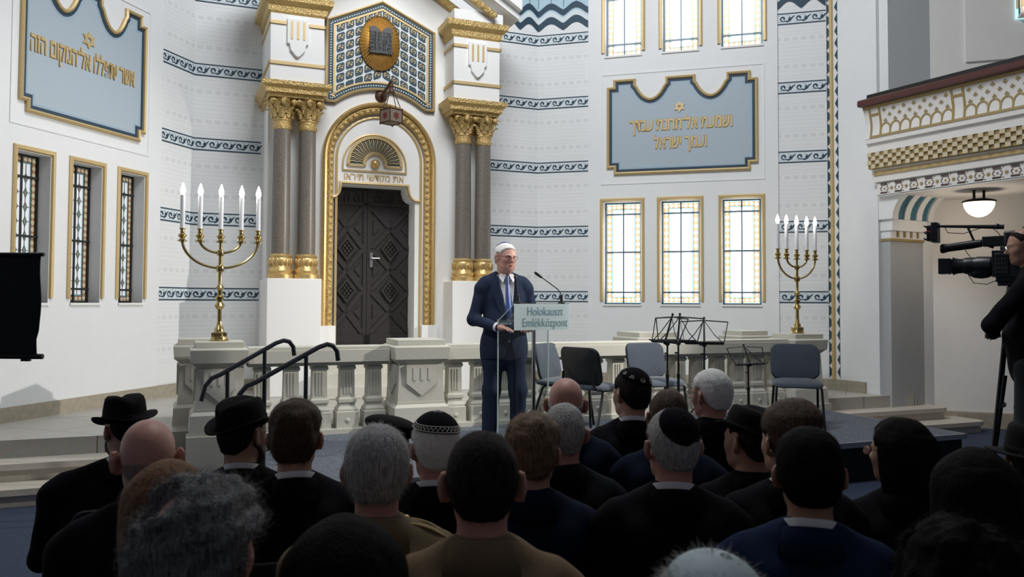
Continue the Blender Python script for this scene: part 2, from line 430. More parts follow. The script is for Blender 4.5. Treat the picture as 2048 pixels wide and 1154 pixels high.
for i in range(3): window(1 + i, LW, holes_l[i], wl[i], 'dim', .14, (.10, .45, .85), True)
for i in range(6): window(4 + i, RW, holes_r[i], (wr + wu)[i], 'lit', .12, (.115, .51, .885), False)

# ------------------------------------------------------------------ the two inscription tablets
def hexagram(mb, fr, u, z, r, w, d0, d1, mi=0, solid=False):
    for k in (0, 1):
        T = [(u + r * sin(2 * pi * i / 3 + k * pi), z + r * cos(2 * pi * i / 3 + k * pi)) for i in range(3)]
        if solid: mb.sheet(T, d1 + k * .001, fr, mi)
        else: mb.frame_ring(T, inset(T, w), d0, d1 + k * .001, fr, True, mi)
def tablet_poly(u0, u1, z0, z1):
    W, H = u1 - u0, z1 - z0; X = lambda f: u0 + f * W; Z = lambda f: z1 - f * H
    P = [(X(.048), z0), (X(.048), z0 + .07 * H), (u0, z0 + .07 * H), (u0, Z(.075)), (X(.045), Z(.075)), (X(.045), z1)]
    for a in (.20, .60):
        P += [(X(a), z1), (X(a), Z(.065))]
        for k in range(13):
            t = k / 12; P.append((X(a + .012 + .176 * t), Z(.085 + .115 * (1 - abs(2 * t - 1) ** 2.2) + .012 * (1 - abs(2 * t - 1)))))
        P += [(X(a + .2), Z(.065)), (X(a + .2), z1)]
    return P + [(X(.955), z1), (X(.955), Z(.075)), (u1, Z(.075)), (u1, z0 + .07 * H), (X(.952), z0 + .07 * H), (X(.952), z0)]
def tablet(fr, box, label, lines, star, size, sx):
    u0, u1, z0, z1 = box; d = WT; P = tablet_poly(*box)
    root = thing('inscription_tablet', label, 'wall tablet', fr((u0 + u1) / 2, d, z0), kind='thing')
    q = MB(); A = [(u0 - .09, z0 - .14), (u0 - .09, z1 + .1), (u1 + .09, z1 + .1), (u1 + .09, z0 - .14)]
    q.frame_ring(A, inset(A, .022), d - .005, d + .008, fr); q.build('surround', 'plaster', root, smooth=False)
    q = MB(); q.sheet(inset(P, .035), d + .012, fr); q.build('field', 'field_blue', root, smooth=False)
    q = MB(); q.profile_run(P, [(0, d - .004), (0, d + .03), (.018, d + .045), (.036, d + .035), (.042, d + .012)], fr, True); q.build('gilt_frame', 'gold_paint', root)
    q = MB(); q.frame_ring(inset(P, .042), inset(P, .078), d + .012, d + .015, fr, True, 0); q.frame_ring(inset(P, .092), inset(P, .10), d + .012, d + .014, fr, True, 1)
    q.build('painted_border', ['navy_paint', 'line_blue'], root, smooth=False)
    q = MB(); hexagram(q, fr, star[0], star[1], star[2], .022, d + .012, d + .024); q.build('star', 'gold_paint', root, smooth=False)
    for body, (uc, zc), rot in lines:
        for nm, mt, of, ex, dd, sc in (('lettering_outline', 'gold_flat', .010, .004, .013, 1), ('lettering', 'gold_paint', .0, .004, .020, 1)):
            m = M.Translation(fr(uc, d + dd, zc)) @ M.Rotation(pi / 2 - R(fr.ang), 4, 'Z') @ M.Rotation(pi / 2, 4, 'X')
            text_mesh(body, size, nm, mt, root, m, ex, sx, True, bold=of if of else .003)
r0 = RW.on(1214, 250, WT); r1 = RW.on(1516, 250, WT)
rz1 = RW.on(1365, 151, WT)[1]; rz0 = RW.on(1365, 345, WT)[1]
TW = (r1[0] - r0[0]); TH = rz1 - rz0
st = RW.on(1359, 214, WT); l1 = RW.on(1361, 258, WT); l2 = RW.on(1361, 295, WT)
tablet(RW, (r0[0], r1[0], rz0, rz1), 'blue wall tablet with two lines of gilt Hebrew between the right windows', [('ושמעת אל־תחנת עבדך', l1, 0), ('ועמך ישראל', l2, 0)], (st[0], st[1], .085), .255, .61)
q0 = LW.on(37, 130, WT); q1 = LW.on(289, 200, WT); qz0 = LW.on(283, 286, WT)[1]; qz1 = qz0 + TH
st = LW.on(175, 81, WT); l1 = LW.on(170, 139, WT)
tablet(LW, (q0[0], q1[0], qz0, LW.on(277, 40, WT)[1] + .06), 'blue wall tablet with one long line of gilt Hebrew above the left windows', [('אשר יתפללו אל־המקום הזה', l1, 0)], (st[0], st[1], .095), .27, .485)

# ------------------------------------------------------------------ the ark: door bay, piers, columns, gable
ark = thing('torah_ark', 'white and gold Torah ark with paired granite columns around a dark carved door', 'ark', BK((pL0 + pR1) / 2, .4, ZD), kind='thing')
uc = (BK.on(642, 420, D0)[0] + BK.on(868, 420, D0)[0]) / 2; ar = (BK.on(868, 420, D0)[0] - BK.on(642, 420, D0)[0]) / 2
zap = BK.on(744, 206, D0)[1]; zsp = zap - ar; zab = BK.on(850, 650, D0)[1]
zp = BK.on(590, 557, P_D)[1]; zcap = BK.on(598, 163, P_D + .05)[1]; zshb = BK.on(590, 507, P_D)[1]; zsht = BK.on(590, 256, P_D)[1]
zcor = BK.on(590, 14, P_D)[1]
dl, dr = BK.on(666, 500, D0)[0], BK.on(829, 500, D0)[0]; dzt = BK.on(745, 371, D0)[1]; dsh = BK.on(668, 396, D0)[1]; dtl, dtr = BK.on(684, 370, D0)[0], BK.on(813, 372, D0)[0]
DD = .26; dzb = BK.on(740, 689, DD)[1]
GE = zcor + .14                        # eaves of the gable
slope = .60
def shoulder(u_in, u_out, zlow, ztop, n=7):     # concave quarter from the jamb up to the lintel
    return [(u_out + (u_in - u_out) * (1 - cos(pi / 2 * k / n)), zlow + (ztop - zlow) * sin(pi / 2 * k / n)) for k in range(n + 1)]
sl_l = [(dl + (dtl - dl) * sin(pi / 2 * k / 6), dsh + (dzt - dsh) * (1 - cos(pi / 2 * k / 6))) for k in range(7)]
sl_r = [(dr + (dtr - dr) * sin(pi / 2 * k / 6), dsh + (dzt - dsh) * (1 - cos(pi / 2 * k / 6))) for k in range(7)]
opening = [(dl, ZD)] + [(dl, dsh)] + sl_l[1:] + sl_r[::-1][:-1] + [(dr, dsh), (dr, ZD)]
q = MB(); apex = GE + (uc - pL0) * slope
q.prism([(pL0 + .1, ZD), (pL0 + .1, GE), (uc, apex), (pR1 - .1, GE), (pR1 - .1, ZD)] + opening[::-1], 0, D0, BK)
q.build('bay_wall', 'white_paint', ark, smooth=False)
def arch(inner, z0, ce=None):
    r = ar - inner
    return [(uc - r, z0)] + [(uc - r * cos(pi * k / 28), zsp + r * sin(pi * k / 28)) for k in range(29)] + [(uc + r, z0)]
q = MB(); q.profile_run(arch(0, zab), [(0, D0 - .01), (0, D0 + .07), (.03, D0 + .10), (.055, D0 + .09), (.06, D0 + .06)], BK); q.build('arch_moulding', 'gold', ark)
q = MB(); q.profile_run(arch(.06, zab), [(0, D0 + .06), (.03, D0 + .085), (.085, D0 + .05), (.095, D0 + .02)], BK)
pth = arch(.11, zab)
def along(path, step):
    out = []; acc = 0
    for i in range(len(path) - 1):
        a, b = path[i], path[i + 1]; l = math.hypot(b[0] - a[0], b[1] - a[1]); t = acc
        while t < l: out.append((a[0] + (b[0] - a[0]) * t / l, a[1] + (b[1] - a[1]) * t / l)); t += step
        acc = t - l
    return out
for (u, z) in along(pth, .085): q.ball((u, D0 + .065, z), (.036, .022, .036), 8, BK)
q.build('egg_moulding', 'gold_ornate', ark)
q = MB(); q.profile_run(arch(.19, ZD), [(-.01, D0 - .01), (-.01, D0 + .02), (.01, D0 + .028), (.022, D0 + .012), (.022, D0 - .01)], BK); q.build('inner_moulding', 'gold_paint', ark)
for sg in (-1, 1):
    q = MB(); x = uc + sg * (ar - .08); q.box((x - .11, D0 - .01, ZD), (x + .11, D0 + .10, zab), BK); q.build('moulding_base', 'white_paint', ark, bev=.006)
# tympanum ring, fan and ball
fz = BK.on(748, 345, D0)[1]; fr_o = (BK.on(813, 330, D0)[0] - BK.on(684, 330, D0)[0]) / 2; fu = (BK.on(813, 330, D0)[0] + BK.on(684, 330, D0)[0]) / 2
half = lambda r, z, n=20: [(fu - r, z)] + [(fu - r * cos(pi * k / n), z + .08 + r * sin(pi * k / n)) for k in range(n + 1)] + [(fu + r, z)]
q = MB(); q.profile_run(half(fr_o, fz), [(0, D0 - .005), (0, D0 + .02), (.018, D0 + .025), (.026, D0 - .005)], BK, True); q.build('tympanum_moulding', 'gold_paint', ark)
f2 = BK.on(748, 333, D0)[1]; ro = fr_o * .83; ri = fr_o * .34
fan = lambda r: [(fu - r * cos(pi * k / 24), f2 + .03 + r * sin(pi * k / 24)) for k in range(25)]
q = MB(); A = [(fu - ro, f2)] + fan(ro) + [(fu + ro, f2)]; B = [(fu - ri, f2)] + fan(ri) + [(fu + ri, f2)]
q.band(A, B, D0 + .012, D0 + .012, BK, False); q.build('fan_field', 'teal_paint', ark, smooth=False)
q = MB()
for rr in (ro, ri):
    A = [(fu - rr, f2)] + fan(rr) + [(fu + rr, f2)]; q.frame_ring(inset(A, -.015, False), inset(A, .025, False), D0, D0 + .03, BK, False)
q.box((fu - ro, D0, f2 - .012), (fu - ri, D0 + .03, f2 + .018), BK); q.box((fu + ri, D0, f2 - .012), (fu + ro, D0 + .03, f2 + .018), BK)
for k in range(1, 36):
    a = pi * k / 36; w = .012 if k % 2 else .005
    if k % 2: pts = [(fu - r_ * cos(a + .012 * sin(r_ * 70)), f2 + .03 + r_ * sin(a + .012 * sin(r_ * 70))) for r_ in [ri + (ro - ri) * j / 8 for j in range(9)]]
    else: pts = [(fu - r_ * cos(a), f2 + .03 + r_ * sin(a)) for r_ in (ri, ro)]
    q.ribbon(pts, [w * (.6 + .9 * j / (len(pts) - 1)) for j in range(len(pts))], D0 + .02, BK)
q.build('sunburst_fan', 'gold_paint', ark, smooth=False)
q = MB(); q.ball((fu, D0 + .02, f2 + .03), .062, 18, BK); q.build('ball', 'gold', ark)
t = BK.on(748, 362, D0)
text_mesh('את מקדשי תיראו', .135, 'inscription', 'gold_paint', ark, M.Translation(BK(t[0], D0 + .004, t[1])) @ M.Rotation(pi / 2 - R(BK.ang), 4, 'Z') @ M.Rotation(pi / 2, 4, 'X'), .003, .88, True, bold=.002)
q = MB(); op = opening[1:-1]; q.profile_run([(dl - .06, dsh)] + op + [(dr + .06, dsh)], [(-.035, D0 - .01), (-.035, D0 + .03), (-.01, D0 + .04), (.0, D0 - .01)], BK); q.build('door_moulding', 'gold_paint', ark)
# carved double door
def leaf(u0, u1, knob):
    root_m = MB(); z0, z1 = dzb, dzt + .04; W = u1 - u0
    root_m.box((u0, DD - .07, ZD), (u1, DD, z1), BK)
    for (a, b, c, e) in ((u0, u0 + .05, z0, z1), (u1 - .05, u1, z0, z1), (u0, u1, z0, z0 + .14), (u0, u1, z1 - .07, z1), (u0, u1, z1 - .28, z1 - .24)):
        root_m.box((a, DD, c), (b, DD + .02, e), BK)
    for k in range(3):
        x = u0 + W * (.24 + .26 * k); root_m.profile_run([(x - .035, z1 - .24), (x - .035, z1 - .15), (x, z1 - .10), (x + .035, z1 - .15), (x + .035, z1 - .24)], [(0, DD), (0, DD + .018), (.012, DD + .018), (.012, DD)], BK)
    zb, zt = z0 + .16, z1 - .30; n = 3; H = (zt - zb) / n; x0, x1 = u0 + .05, u1 - .05; xm = (x0 + x1) / 2
    for i in range(n):
        a, b = zb + i * H, zb + (i + 1) * H
        for (p, s) in (((x0, a), (x1, b)), ((x0, b), (x1, a))): root_m.ribbon([p, s], .055, DD + .022, BK)
        for (p, s) in (((x0, a), (x1, b)), ((x0, b), (x1, a))): root_m.ribbon([p, s], .075, DD + .012, BK)
        cz = (a + b) / 2
        for (cx, cz2, sx, sz) in ((xm, b if i < n - 1 else None, .13, .17), (xm, cz, .0, .0)):
            if not sx or cz2 is None: continue
            D = [(cx - sx, cz2), (cx, cz2 + sz), (cx + sx, cz2), (cx, cz2 - sz)]
            root_m.frame_ring(D, inset(D, .03), DD, DD + .036, BK)
            for r in range(-2, 3):
                for c in range(-2, 3):
                    if abs(r) + abs(c) <= 2 and (r + c) % 2 == 0:
                        x, z = cx + c * sx * .22, cz2 + r * sz * .22; root_m.prism([(x - sx * .16, z), (x, z + sz * .16), (x + sx * .16, z), (x, z - sz * .16)], DD, DD + .022, BK)
        for (sx, s2) in ((x0 + .035, 1), (x1 - .035, -1)):
            T = [(sx, cz - .10), (sx, cz + .10), (sx + s2 * .085, cz)] if s2 > 0 else [(sx, cz + .10), (sx, cz - .10), (sx + s2 * .085, cz)]
            root_m.prism(T, DD, DD + .018, BK)
    lf = root_m.build('door_leaf', 'door_wood', ark, smooth=False)
    if knob:
        h = MB(); z = BK.on(740, 520, DD)[1]; h.box((u0 + .035, DD + .02, z - .10), (u0 + .075, DD + .035, z + .10), BK)
        h.tube([(u0 + .055, DD + .03, z + .02), (u0 + .055, DD + .08, z + .02), (u0 + .16, DD + .08, z + .02)], .010, 8, fr=BK)
        h.build('door_handle', 'steel', lf)
um = BK.on(733, 530, DD)[0]
leaf(dl - .03, um - .003, False); leaf(um + .003, dr + .06, True)
q = MB()
for k in range(4): q.box((dl - .25, D0 - .2, ZD), (dr + .25, D0 + .12 + .26 * (3 - k), ZD + (dzb - ZD) * (k + 1) / 4.0), BK)
q.build('step', 'limestone', ark, bev=.01)
# piers with entablature blocks
def pier(a, b):
    q = MB(); q.box((a, -.02, ZD), (b, P_D, zp), BK); q.build('plinth', 'white_paint', ark, bev=.008)
    q = MB(); q.box((a + .03, -.02, zp), (b - .03, P_D - .46, zcap), BK); q.build('pilaster', 'white_paint', ark, smooth=False)
    q = MB()
    prof = [(0, 0), (.01, .04), (.045, .05), (.05, .10), (.09, .14), (.095, .19)]
    def course(mb, prof, z0):
        for k in range(len(prof) - 1):
            (o0, h0), (o1, h1) = prof[k], prof[k + 1]
            A = [(a - o0, -.02), (a - o0, P_D - .04 + o0), (b + o0, P_D - .04 + o0), (b + o0, -.02)]; B = [(a - o1, -.02), (a - o1, P_D - .04 + o1), (b + o1, P_D - .04 + o1), (b + o1, -.02)]
            vs = [(u, d, z0 + h0) for u, d in A] + [(u, d, z0 + h1) for u, d in B]
            mb.add(vs, [(i, i + 1, 5 + i, 4 + i) for i in range(3)], BK)
        o1, h1 = prof[-1]; mb.add([(a - o1, -.02, z0 + h1), (a - o1, P_D - .04 + o1, z0 + h1), (b + o1, P_D - .04 + o1, z0 + h1), (b + o1, -.02, z0 + h1)], [(0, 1, 2, 3)], BK)
        o0, h0 = prof[0]; mb.add([(a - o0, -.02, z0 + h0), (a - o0, P_D - .04 + o0, z0 + h0), (b + o0, P_D - .04 + o0, z0 + h0), (b + o0, -.02, z0 + h0)], [(0, 1, 2, 3)], BK)
    course(q, prof, zcap - .19); q.build('abacus', 'gold_ornate', ark)
    q = MB(); q.box((a, -.02, zcap), (b, P_D - .01, zcor - .1), BK); q.box((a - .02, -.02, zcor + .12), (b + .02, P_D + .06, GE + .12), BK); q.build('entablature', 'white_paint', ark, bev=.006)
    q = MB(); course(q, [(.0, 0), (.03, .03), (.04, .10), (.10, .15), (.11, .22)], zcor - .1); q.build('cornice', 'gold_ornate', ark)
    c = (a + b) / 2; z1 = BK.on(590, 128, P_D)[1]; z2 = BK.on(590, 48, P_D)[1]
    q = MB()
    for z, sides in ((z1, 1), (z2, 1)):
        L = [(a - .018, .03), (a - .018, P_D + .01), (c - .13 if z == z2 else b + .018, P_D + .01)]
        q.box((a - .018, -.02, z - .02), (a, P_D + .008, z + .02), BK); q.box((b, -.02, z - .02), (b + .018, P_D + .008, z + .02), BK)
        if z == z1: q.box((a - .018, P_D - .02, z - .02), (b + .018, P_D + .008, z + .02), BK)
        else: q.box((a - .018, P_D - .02, z - .02), (c - .14, P_D + .008, z + .02), BK); q.box((c + .14, P_D - .02, z - .02), (b + .018, P_D + .008, z + .02), BK)
    q.build('fillet', 'gold_paint', ark, smooth=False)
    zs = z2 + .06; hh = z2 - z1
    S = [(c - .13, zs), (c + .13, zs), (c + .13, zs - hh * .62), (c + .10, zs - hh * .64), (c + .09, zs - hh * .78), (c + .03, zs - hh * .92), (c, zs - hh * .96), (c - .03, zs - hh * .92), (c - .09, zs - hh * .78), (c - .10, zs - hh * .64), (c - .13, zs - hh * .62)]
    q = MB(); q.prism(S, P_D - .02, P_D + .03, BK); sh = q.build('shield', 'white_paint', ark, bev=.005)
    q = MB()
    for k in (-1, 0, 1): q.box((c + k * .075 - .014, P_D + .02, zs - hh * .52), (c + k * .075 + .014, P_D + .036, zs - hh * .07), BK)
    q.build('gilt_bars', 'gold_paint', sh, smooth=False)
pier(pL0, pL1); pier(pR0, pR1)
def column(u):
    d = P_D - .21; root = bpy.data.objects.new('column', None); COL.objects.link(root); root.parent = ark; root.matrix_parent_inverse = inv_world(ark); root.location = BK(u, d, zp)
    r = .112
    fr = lambda x, y, z: BK(u + x, d + y, z)
    q = MB(); H = zshb - zp
    q.lathe([(r + .055, zp), (r + .055, zp + .05), (r + .035, zp + .07), (r + .05, zp + .10), (r + .03, zp + .13), (r + .012, zp + .16), (r + .028, zp + .2), (r + .030, zp + H - .07), (r + .018, zp + H - .05), (r + .028, zp + H - .025), (r + .005, zp + H)], 28, fr=fr)
    for k in range(16):
        a = 2 * pi * k / 16; q.ball(((r + .026) * cos(a), (r + .026) * sin(a), zp + H * .66), (.014, .014, .05), 6, fr)
    q.build('column_base', 'gold', root)
    q = MB(); q.lathe([(r, zshb), (r, zshb + .3), (r * .93, zsht)], 32, fr=fr); q.build('shaft', 'granite', root)
    q = MB(); zt = zcap - .19; H = zt - zsht
    q.lathe([(r * .96, zsht), (r * 1.06, zsht + .02), (r * 1.06, zsht + .05), (r * .97, zsht + .06), (r * .99, zsht + H * .28), (r * 1.07, zsht + H * .3), (r * 1.07, zsht + H * .35), (r, zsht + H * .37), (r * 1.08, zsht + H * .6), (r * 1.28, zsht + H * .82), (r * 1.4, zt)], 28, fr=fr)
    for k in range(8):            # acanthus leaves curling outwards
        a = 2 * pi * k / 8 + .2; ca, sa = cos(a), sin(a)
        for (b0, h, out, w) in ((.37, .36, .05, .042), (.52, .46, .075, .052)):
            vs = []; off = 0 if b0 < .4 else pi / 8; ca, sa = cos(a + off), sin(a + off)
            for j in range(8):
                t = j / 7; rr = r * 1.02 + out * t ** 2.2 * 1.6 + .012; zz = zsht + H * (b0 + h * (t if t < .86 else .86 - (t - .86) * .8)); ww = w * (sin(pi * (.18 + .78 * t)) ** .7)
                for x, dr in ((-ww, -.012), (-ww * .5, .004), (0, .014), (ww * .5, .004), (ww, -.012)): vs.append(((rr + dr) * ca - x * sa, (rr + dr) * sa + x * ca, zz))
            q.add(vs, [(j * 5 + i, j * 5 + i + 1, j * 5 + 6 + i, j * 5 + 5 + i) for j in range(7) for i in range(4)], fr)
    for k in range(4): a = pi / 2 * k; q.ball((r * 1.42 * cos(a), r * 1.42 * sin(a), zt - .05), (.045, .045, .055), 8, fr)
    for sx in (-1, 1):
        for sy in (-1, 1): q.ball((r * 1.12 * sx, r * 1.12 * sy, zt - .045), .045, 8, fr)
    q.build('capital', 'gold_ornate', root)
for px in (562.5, 613.5, 926, 965.5): column(BK.on(px, 400, P_D - .21)[0])
# gable over the bay
q = MB(); e0, e1 = pL0 - .22, pR1 + .22; ap = GE + (uc - e0) * slope; ap2 = GE + .02
for (o, th, d1) in ((0, .10, P_D + .16), (.10, .14, P_D + .26)):
    for (a, b) in ((e0, uc), (e1, uc)):
        q.prism([(a, GE + o + .05), (b, GE + o + .05 + abs(b - a) * slope), (b, GE + o + .05 + abs(b - a) * slope + th), (a, GE + o + .05 + th)], D0, d1, BK)
q.build('gable', 'white_paint', ark, smooth=False)
q = MB()
for sg, a in ((1, pL0 + .02), (-1, pR1 - .02)):
    for (d, o, rr) in ((P_D + .12, 0, .05), (D0 + .03, -.05, .06)):
        L = abs(uc - a); P0 = (a + sg * .12, d, GE + o + .12 * slope); P1 = (uc, d, GE + o + L * slope)
        q.tube([P0, P1], rr, 6, fr=BK)
        for k in range(16): t = k / 16; q.ball((P0[0] + (P1[0] - P0[0]) * t, d + .03, P0[2] + (P1[2] - P0[2]) * t), (.045, .03, .045), 6, BK)
q.build('raking_moulding', 'gold_ornate', ark)
q = MB()
for sg, a in ((1, pL1 + .1), (-1, pR0 - .1)):
    for k in range(2):
        c = a + sg * (.12 + k * .5); z = GE + abs(c - (pL0 if sg > 0 else pR1)) * slope + .045
        w = .12
        A = [(c - w, P_D - .02, z - w * slope * sg), (c + w, P_D - .02, z + w * slope * sg), (c + w, P_D - .26, z + w * slope * sg), (c - w, P_D - .26, z - w * slope * sg)]
        q.tube(A, .014, 5, True, BK)
q.build('soffit_coffer', 'gold_flat', ark)
# lattice panel of blue coffers under the gable
PD = D0 + .03
xl = (BK.on(652, 100, PD)[0]); xr = BK.on(870, 140, PD)[0]; xc = (xl + xr) / 2
zlt = BK.on(652, 36, PD)[1]; zrt = BK.on(870, 68, PD)[1]; zt0 = (zlt + zrt) / 2; lsl = .46
zlb = (BK.on(651, 203, PD)[1] + BK.on(868, 225, PD)[1]) / 2; arc0 = ar + .17
lowz = lambda x: max(zlb, zsp + sqrt(max(0, arc0 ** 2 - (x - uc) ** 2)))
half_w = (xr - xl) / 2
poly = [(xl, zlb), (xl, zt0), (xc, zt0 + half_w * lsl), (xr, zt0), (xr, zlb)] + [(xr - .06 - (xr - xl - .12) * k / 20, lowz(xr - .06 - (xr - xl - .12) * k / 20)) for k in range(21)]
root = bpy.data.objects.new('lattice_panel', None); COL.objects.link(root); root.parent = ark
q = MB(); q.sheet(inset(poly, .03), PD, BK); q.band(poly, poly, D0 - .01, PD, BK); q.build('panel_ground', 'band_white', root, smooth=False) if pbr('band_white', (.74, .77, .78), .7) else 0
q = MB(); q.profile_run(poly, [(0, D0), (0, PD + .02), (.02, PD + .03), (.035, PD + .004)], BK, True); q.profile_run(inset(poly, .095), [(0, PD), (0, PD + .012), (.025, PD + .012), (.025, PD)], BK, True); q.build('gilt_border', 'gold_paint', root)
q = MB(); q.band(inset(poly, .035), inset(poly, .095), PD + .003, PD + .003, BK, True, 0)
for (u, z) in along(inset(poly, .065) + [inset(poly, .065)[0]], .035):
    q.box((u - .008, PD + .003, z - .008), (u + .008, PD + .006, z + .008), BK, 1)
q.build('dentil_border', ['teal_paint', 'band_white'], root, smooth=False)
q = MB(); g = MB(); cw = (xr - xl - .26) / 10; ch = cw * 1.10; ctop = zt0 - .17
for sg in (-1, 1):
    for i in range(5):
        for j in range(14):
            x = xc + sg * cw * (i + .5); off = (half_w - cw * (i + .5)) * lsl; z = ctop + off - ch * (j + .0)
            if z + cw * .25 < lowz(x) + .11: continue
            h = cw * .43; k = cw * .14; s = -sg * lsl
            O = [(-h + k, -h), (h - k, -h), (h, -h + k), (h, h - k), (h - k, h), (-h + k, h), (-h, h - k), (-h, -h + k)]
            q.sheet([(x + a, max(z + b * 1.08 + a * s, lowz(x + a) + .105)) for a, b in O], PD + .004, BK)
            if z - cw * .35 < lowz(x) + .11: continue
            T = lambda a, b: (x + a * cw, z + b * cw + a * cw * s)
            g.ribbon([T(-.24 * sg, -.26), T(.0, .02), T(.22 * sg, .26)], [.004, .008, .005], PD + .007, BK)
            for (a, b) in ((-.2, .12), (.2, -.1), (-.06, .24), (.24, .1), (-.22, -.06)):
                c0 = T(a, b); g.sheet([(c0[0] - .011, c0[1]), (c0[0], c0[1] - .011), (c0[0] + .011, c0[1]), (c0[0], c0[1] + .011)], PD + .007, BK)
q.build('coffer', 'teal_paint', root, smooth=False); g.build('gilt_fleuron', 'gold_paint', root, smooth=False)
# oval glory with the tablets of the law
ou, oz = BK.on(759, 88, PD); rx = (BK.on(799, 88, PD)[0] - BK.on(719, 88, PD)[0]) / 2; rz = (BK.on(759, 34, PD)[1] - BK.on(759, 142, PD)[1]) / 2
glory = bpy.data.objects.new('glory', None); COL.objects.link(glory); glory.parent = ark
q = MB(); n = 88; vs = []
for j in range(5):
    t = j / 4
    for i in range(n):
        a = 2 * pi * i / n; k = (.12 + .88 * t) * (1 + (.02 if i % 2 else 0) * t); vs.append((ou + rx * k * cos(a), PD + .05 + .03 * sin(pi * t) * 1 + (.030 if i % 2 else -.016) * t - .03 * t, oz + rz * k * sin(a)))
q.add(vs, [(j * n + i, j * n + (i + 1) % n, (j + 1) * n + (i + 1) % n, (j + 1) * n + i) for j in range(4) for i in range(n)] + [tuple(range(n))], BK)
E_ = [(ou + rx * cos(2 * pi * i / n), oz + rz * sin(2 * pi * i / n)) for i in range(n)]; q.band(E_, E_, D0, PD + .03, BK)
q.build('rays', 'gold', glory, ang=12)
tw, tz1, tz0 = rx * .56, oz + rz * .38, oz - rz * .42
for sg in (-1, 1):
    S = [(ou, tz0), (ou + sg * tw, tz0)] + [(ou + sg * tw * (1 - k / 8), tz1 + .07 * sin(pi * (.25 + .75 * k / 8)) - (.04 if k == 8 else 0)) for k in range(9)]
    q = MB(); q.prism(S, PD + .05, PD + .10, BK); tb = q.build('law_tablet', 'tablet_stone', glory, bev=.006)
    for k, wd in enumerate(('לא תרצח', 'לא תנאף', 'לא תגנב', 'לא תענה', 'לא תחמד') if sg < 0 else ('אנכי ה', 'לא יהיה', 'לא תשא', 'זכור את', 'כבד את')):
        c = BK(ou + sg * tw * .52, PD + .102, tz1 - .035 - (tz1 - tz0) * (k + .5) / 5.6)
        text_mesh(wd, .085, 'engraving', 'tablet_text', tb, M.Translation(c) @ M.Rotation(pi / 2 - R(BK.ang), 4, 'Z') @ M.Rotation(pi / 2, 4, 'X'), .001, .46, True, bold=.002)

# hanging lantern on its bracket
lp = BK.on(762, 193, D0); lb = BK(lp[0], D0, lp[1])
lan = thing('eternal_light', 'small square hanging lantern with red stars on a bracket above the ark door', 'lantern', lb, kind='thing')
BF = lambda x, y, z: BK(lp[0] + x, D0 + y, lp[1] + z)
q = MB(); q.ball((0, 0, 0), (.085, .05, .085), 16, BF); q.tube([(0, .03, 0), (.02, .32, .06), (.02, .52, .10)], [.022, .02, .02], 8, fr=BF); q.build('bracket', 'rust_metal', lan)
hx, hd = .02, .50; q = MB(); q.ball((hx, hd, .02), (.03, .03, .045), 8, BF); q.lathe([(.012, .06), (.03, -.02), (.045, -.06), (.02, -.065)], 10, (hx, hd, 0), BF); q.build('hook', 'rust_metal', lan)
q = MB(); bs, bz0, bz1 = .10, -.46, -.29
for sx in (-1, 1):
    for sy in (-1, 1):
        for k in range(9): t = k / 9; q.ball((hx + sx * bs * (.25 + .75 * t) * (1 if t else .2), hd + sy * bs * (.25 + .75 * t), -.05 - .24 * t), (.007, .007, .016), 6, BF)
q.build('chain', 'rust_metal', lan)
q = MB(); A = pi / 4 + .35; RT = lambda x, y, z: BF(hx + x * cos(A) - y * sin(A), hd + x * sin(A) + y * cos(A), z)
q.box((-bs, -bs, bz0), (bs, bs, bz1), RT); q.build('lantern_box', 'glass_lantern', lan, smooth=False)
q = MB()
for z in (bz0, bz1): q.tube([(-bs, -bs, z), (bs, -bs, z), (bs, bs, z), (-bs, bs, z)], .010, 6, True, RT)
for sx in (-1, 1):
    for sy in (-1, 1): q.tube([(sx * bs, sy * bs, bz0 - .02), (sx * bs, sy * bs, bz1 + .02)], .009, 6, fr=RT)
q.build('lantern_frame', 'rust_metal', lan)
q = MB()
for k in range(4):
    F2 = lambda u, d, z, k=k: RT(*((M.Rotation(k * pi / 2, 3, 'Z') @ V((u, bs + d, z)))))
    hexagram(q, F2, 0, (bz0 + bz1) / 2, .055, .01, 0, .003, solid=True)
q.build('star', 'star_red', lan, smooth=False)
# ------------------------------------------------------------------ floor, dais, steps, platform
def carpet(name, c0, c1):
    m, t, b = nt(name); L = t.links.new; b.inputs['Roughness'].default_value = .95
    tc = N(t, 'ShaderNodeTexCoord'); n = N(t, 'ShaderNodeTexNoise', i_Scale=140.0, i_Detail=5.0); n2 = N(t, 'ShaderNodeTexNoise', i_Scale=60.0, i_Detail=3.0)
    L(tc.outputs['Object'], n.inputs[0]); L(tc.outputs['Object'], n2.inputs[0])
    ad = N(t, 'ShaderNodeMath', operation='MULTIPLY'); L(n.outputs[0], ad.inputs[0]); L(n2.outputs[0], ad.inputs[1])
    r = N(t, 'ShaderNodeValToRGB'); r.color_ramp.elements[0].color = (*c0, 1); r.color_ramp.elements[1].color = (*c1, 1); r.color_ramp.elements[0].position = .12; r.color_ramp.elements[1].position = .42
    L(ad.outputs[0], r.inputs[0]); L(r.outputs[0], b.inputs['Base Color'])
    bp = N(t, 'ShaderNodeBump', i_Strength=.4, i_Distance=.01); L(n.outputs[0], bp.inputs['Height']); L(bp.outputs[0], b.inputs['Normal'])
carpet('blue_carpet', (.010, .018, .042), (.034, .055, .105)); carpet('grey_carpet', (.045, .055, .072), (.17, .19, .23))
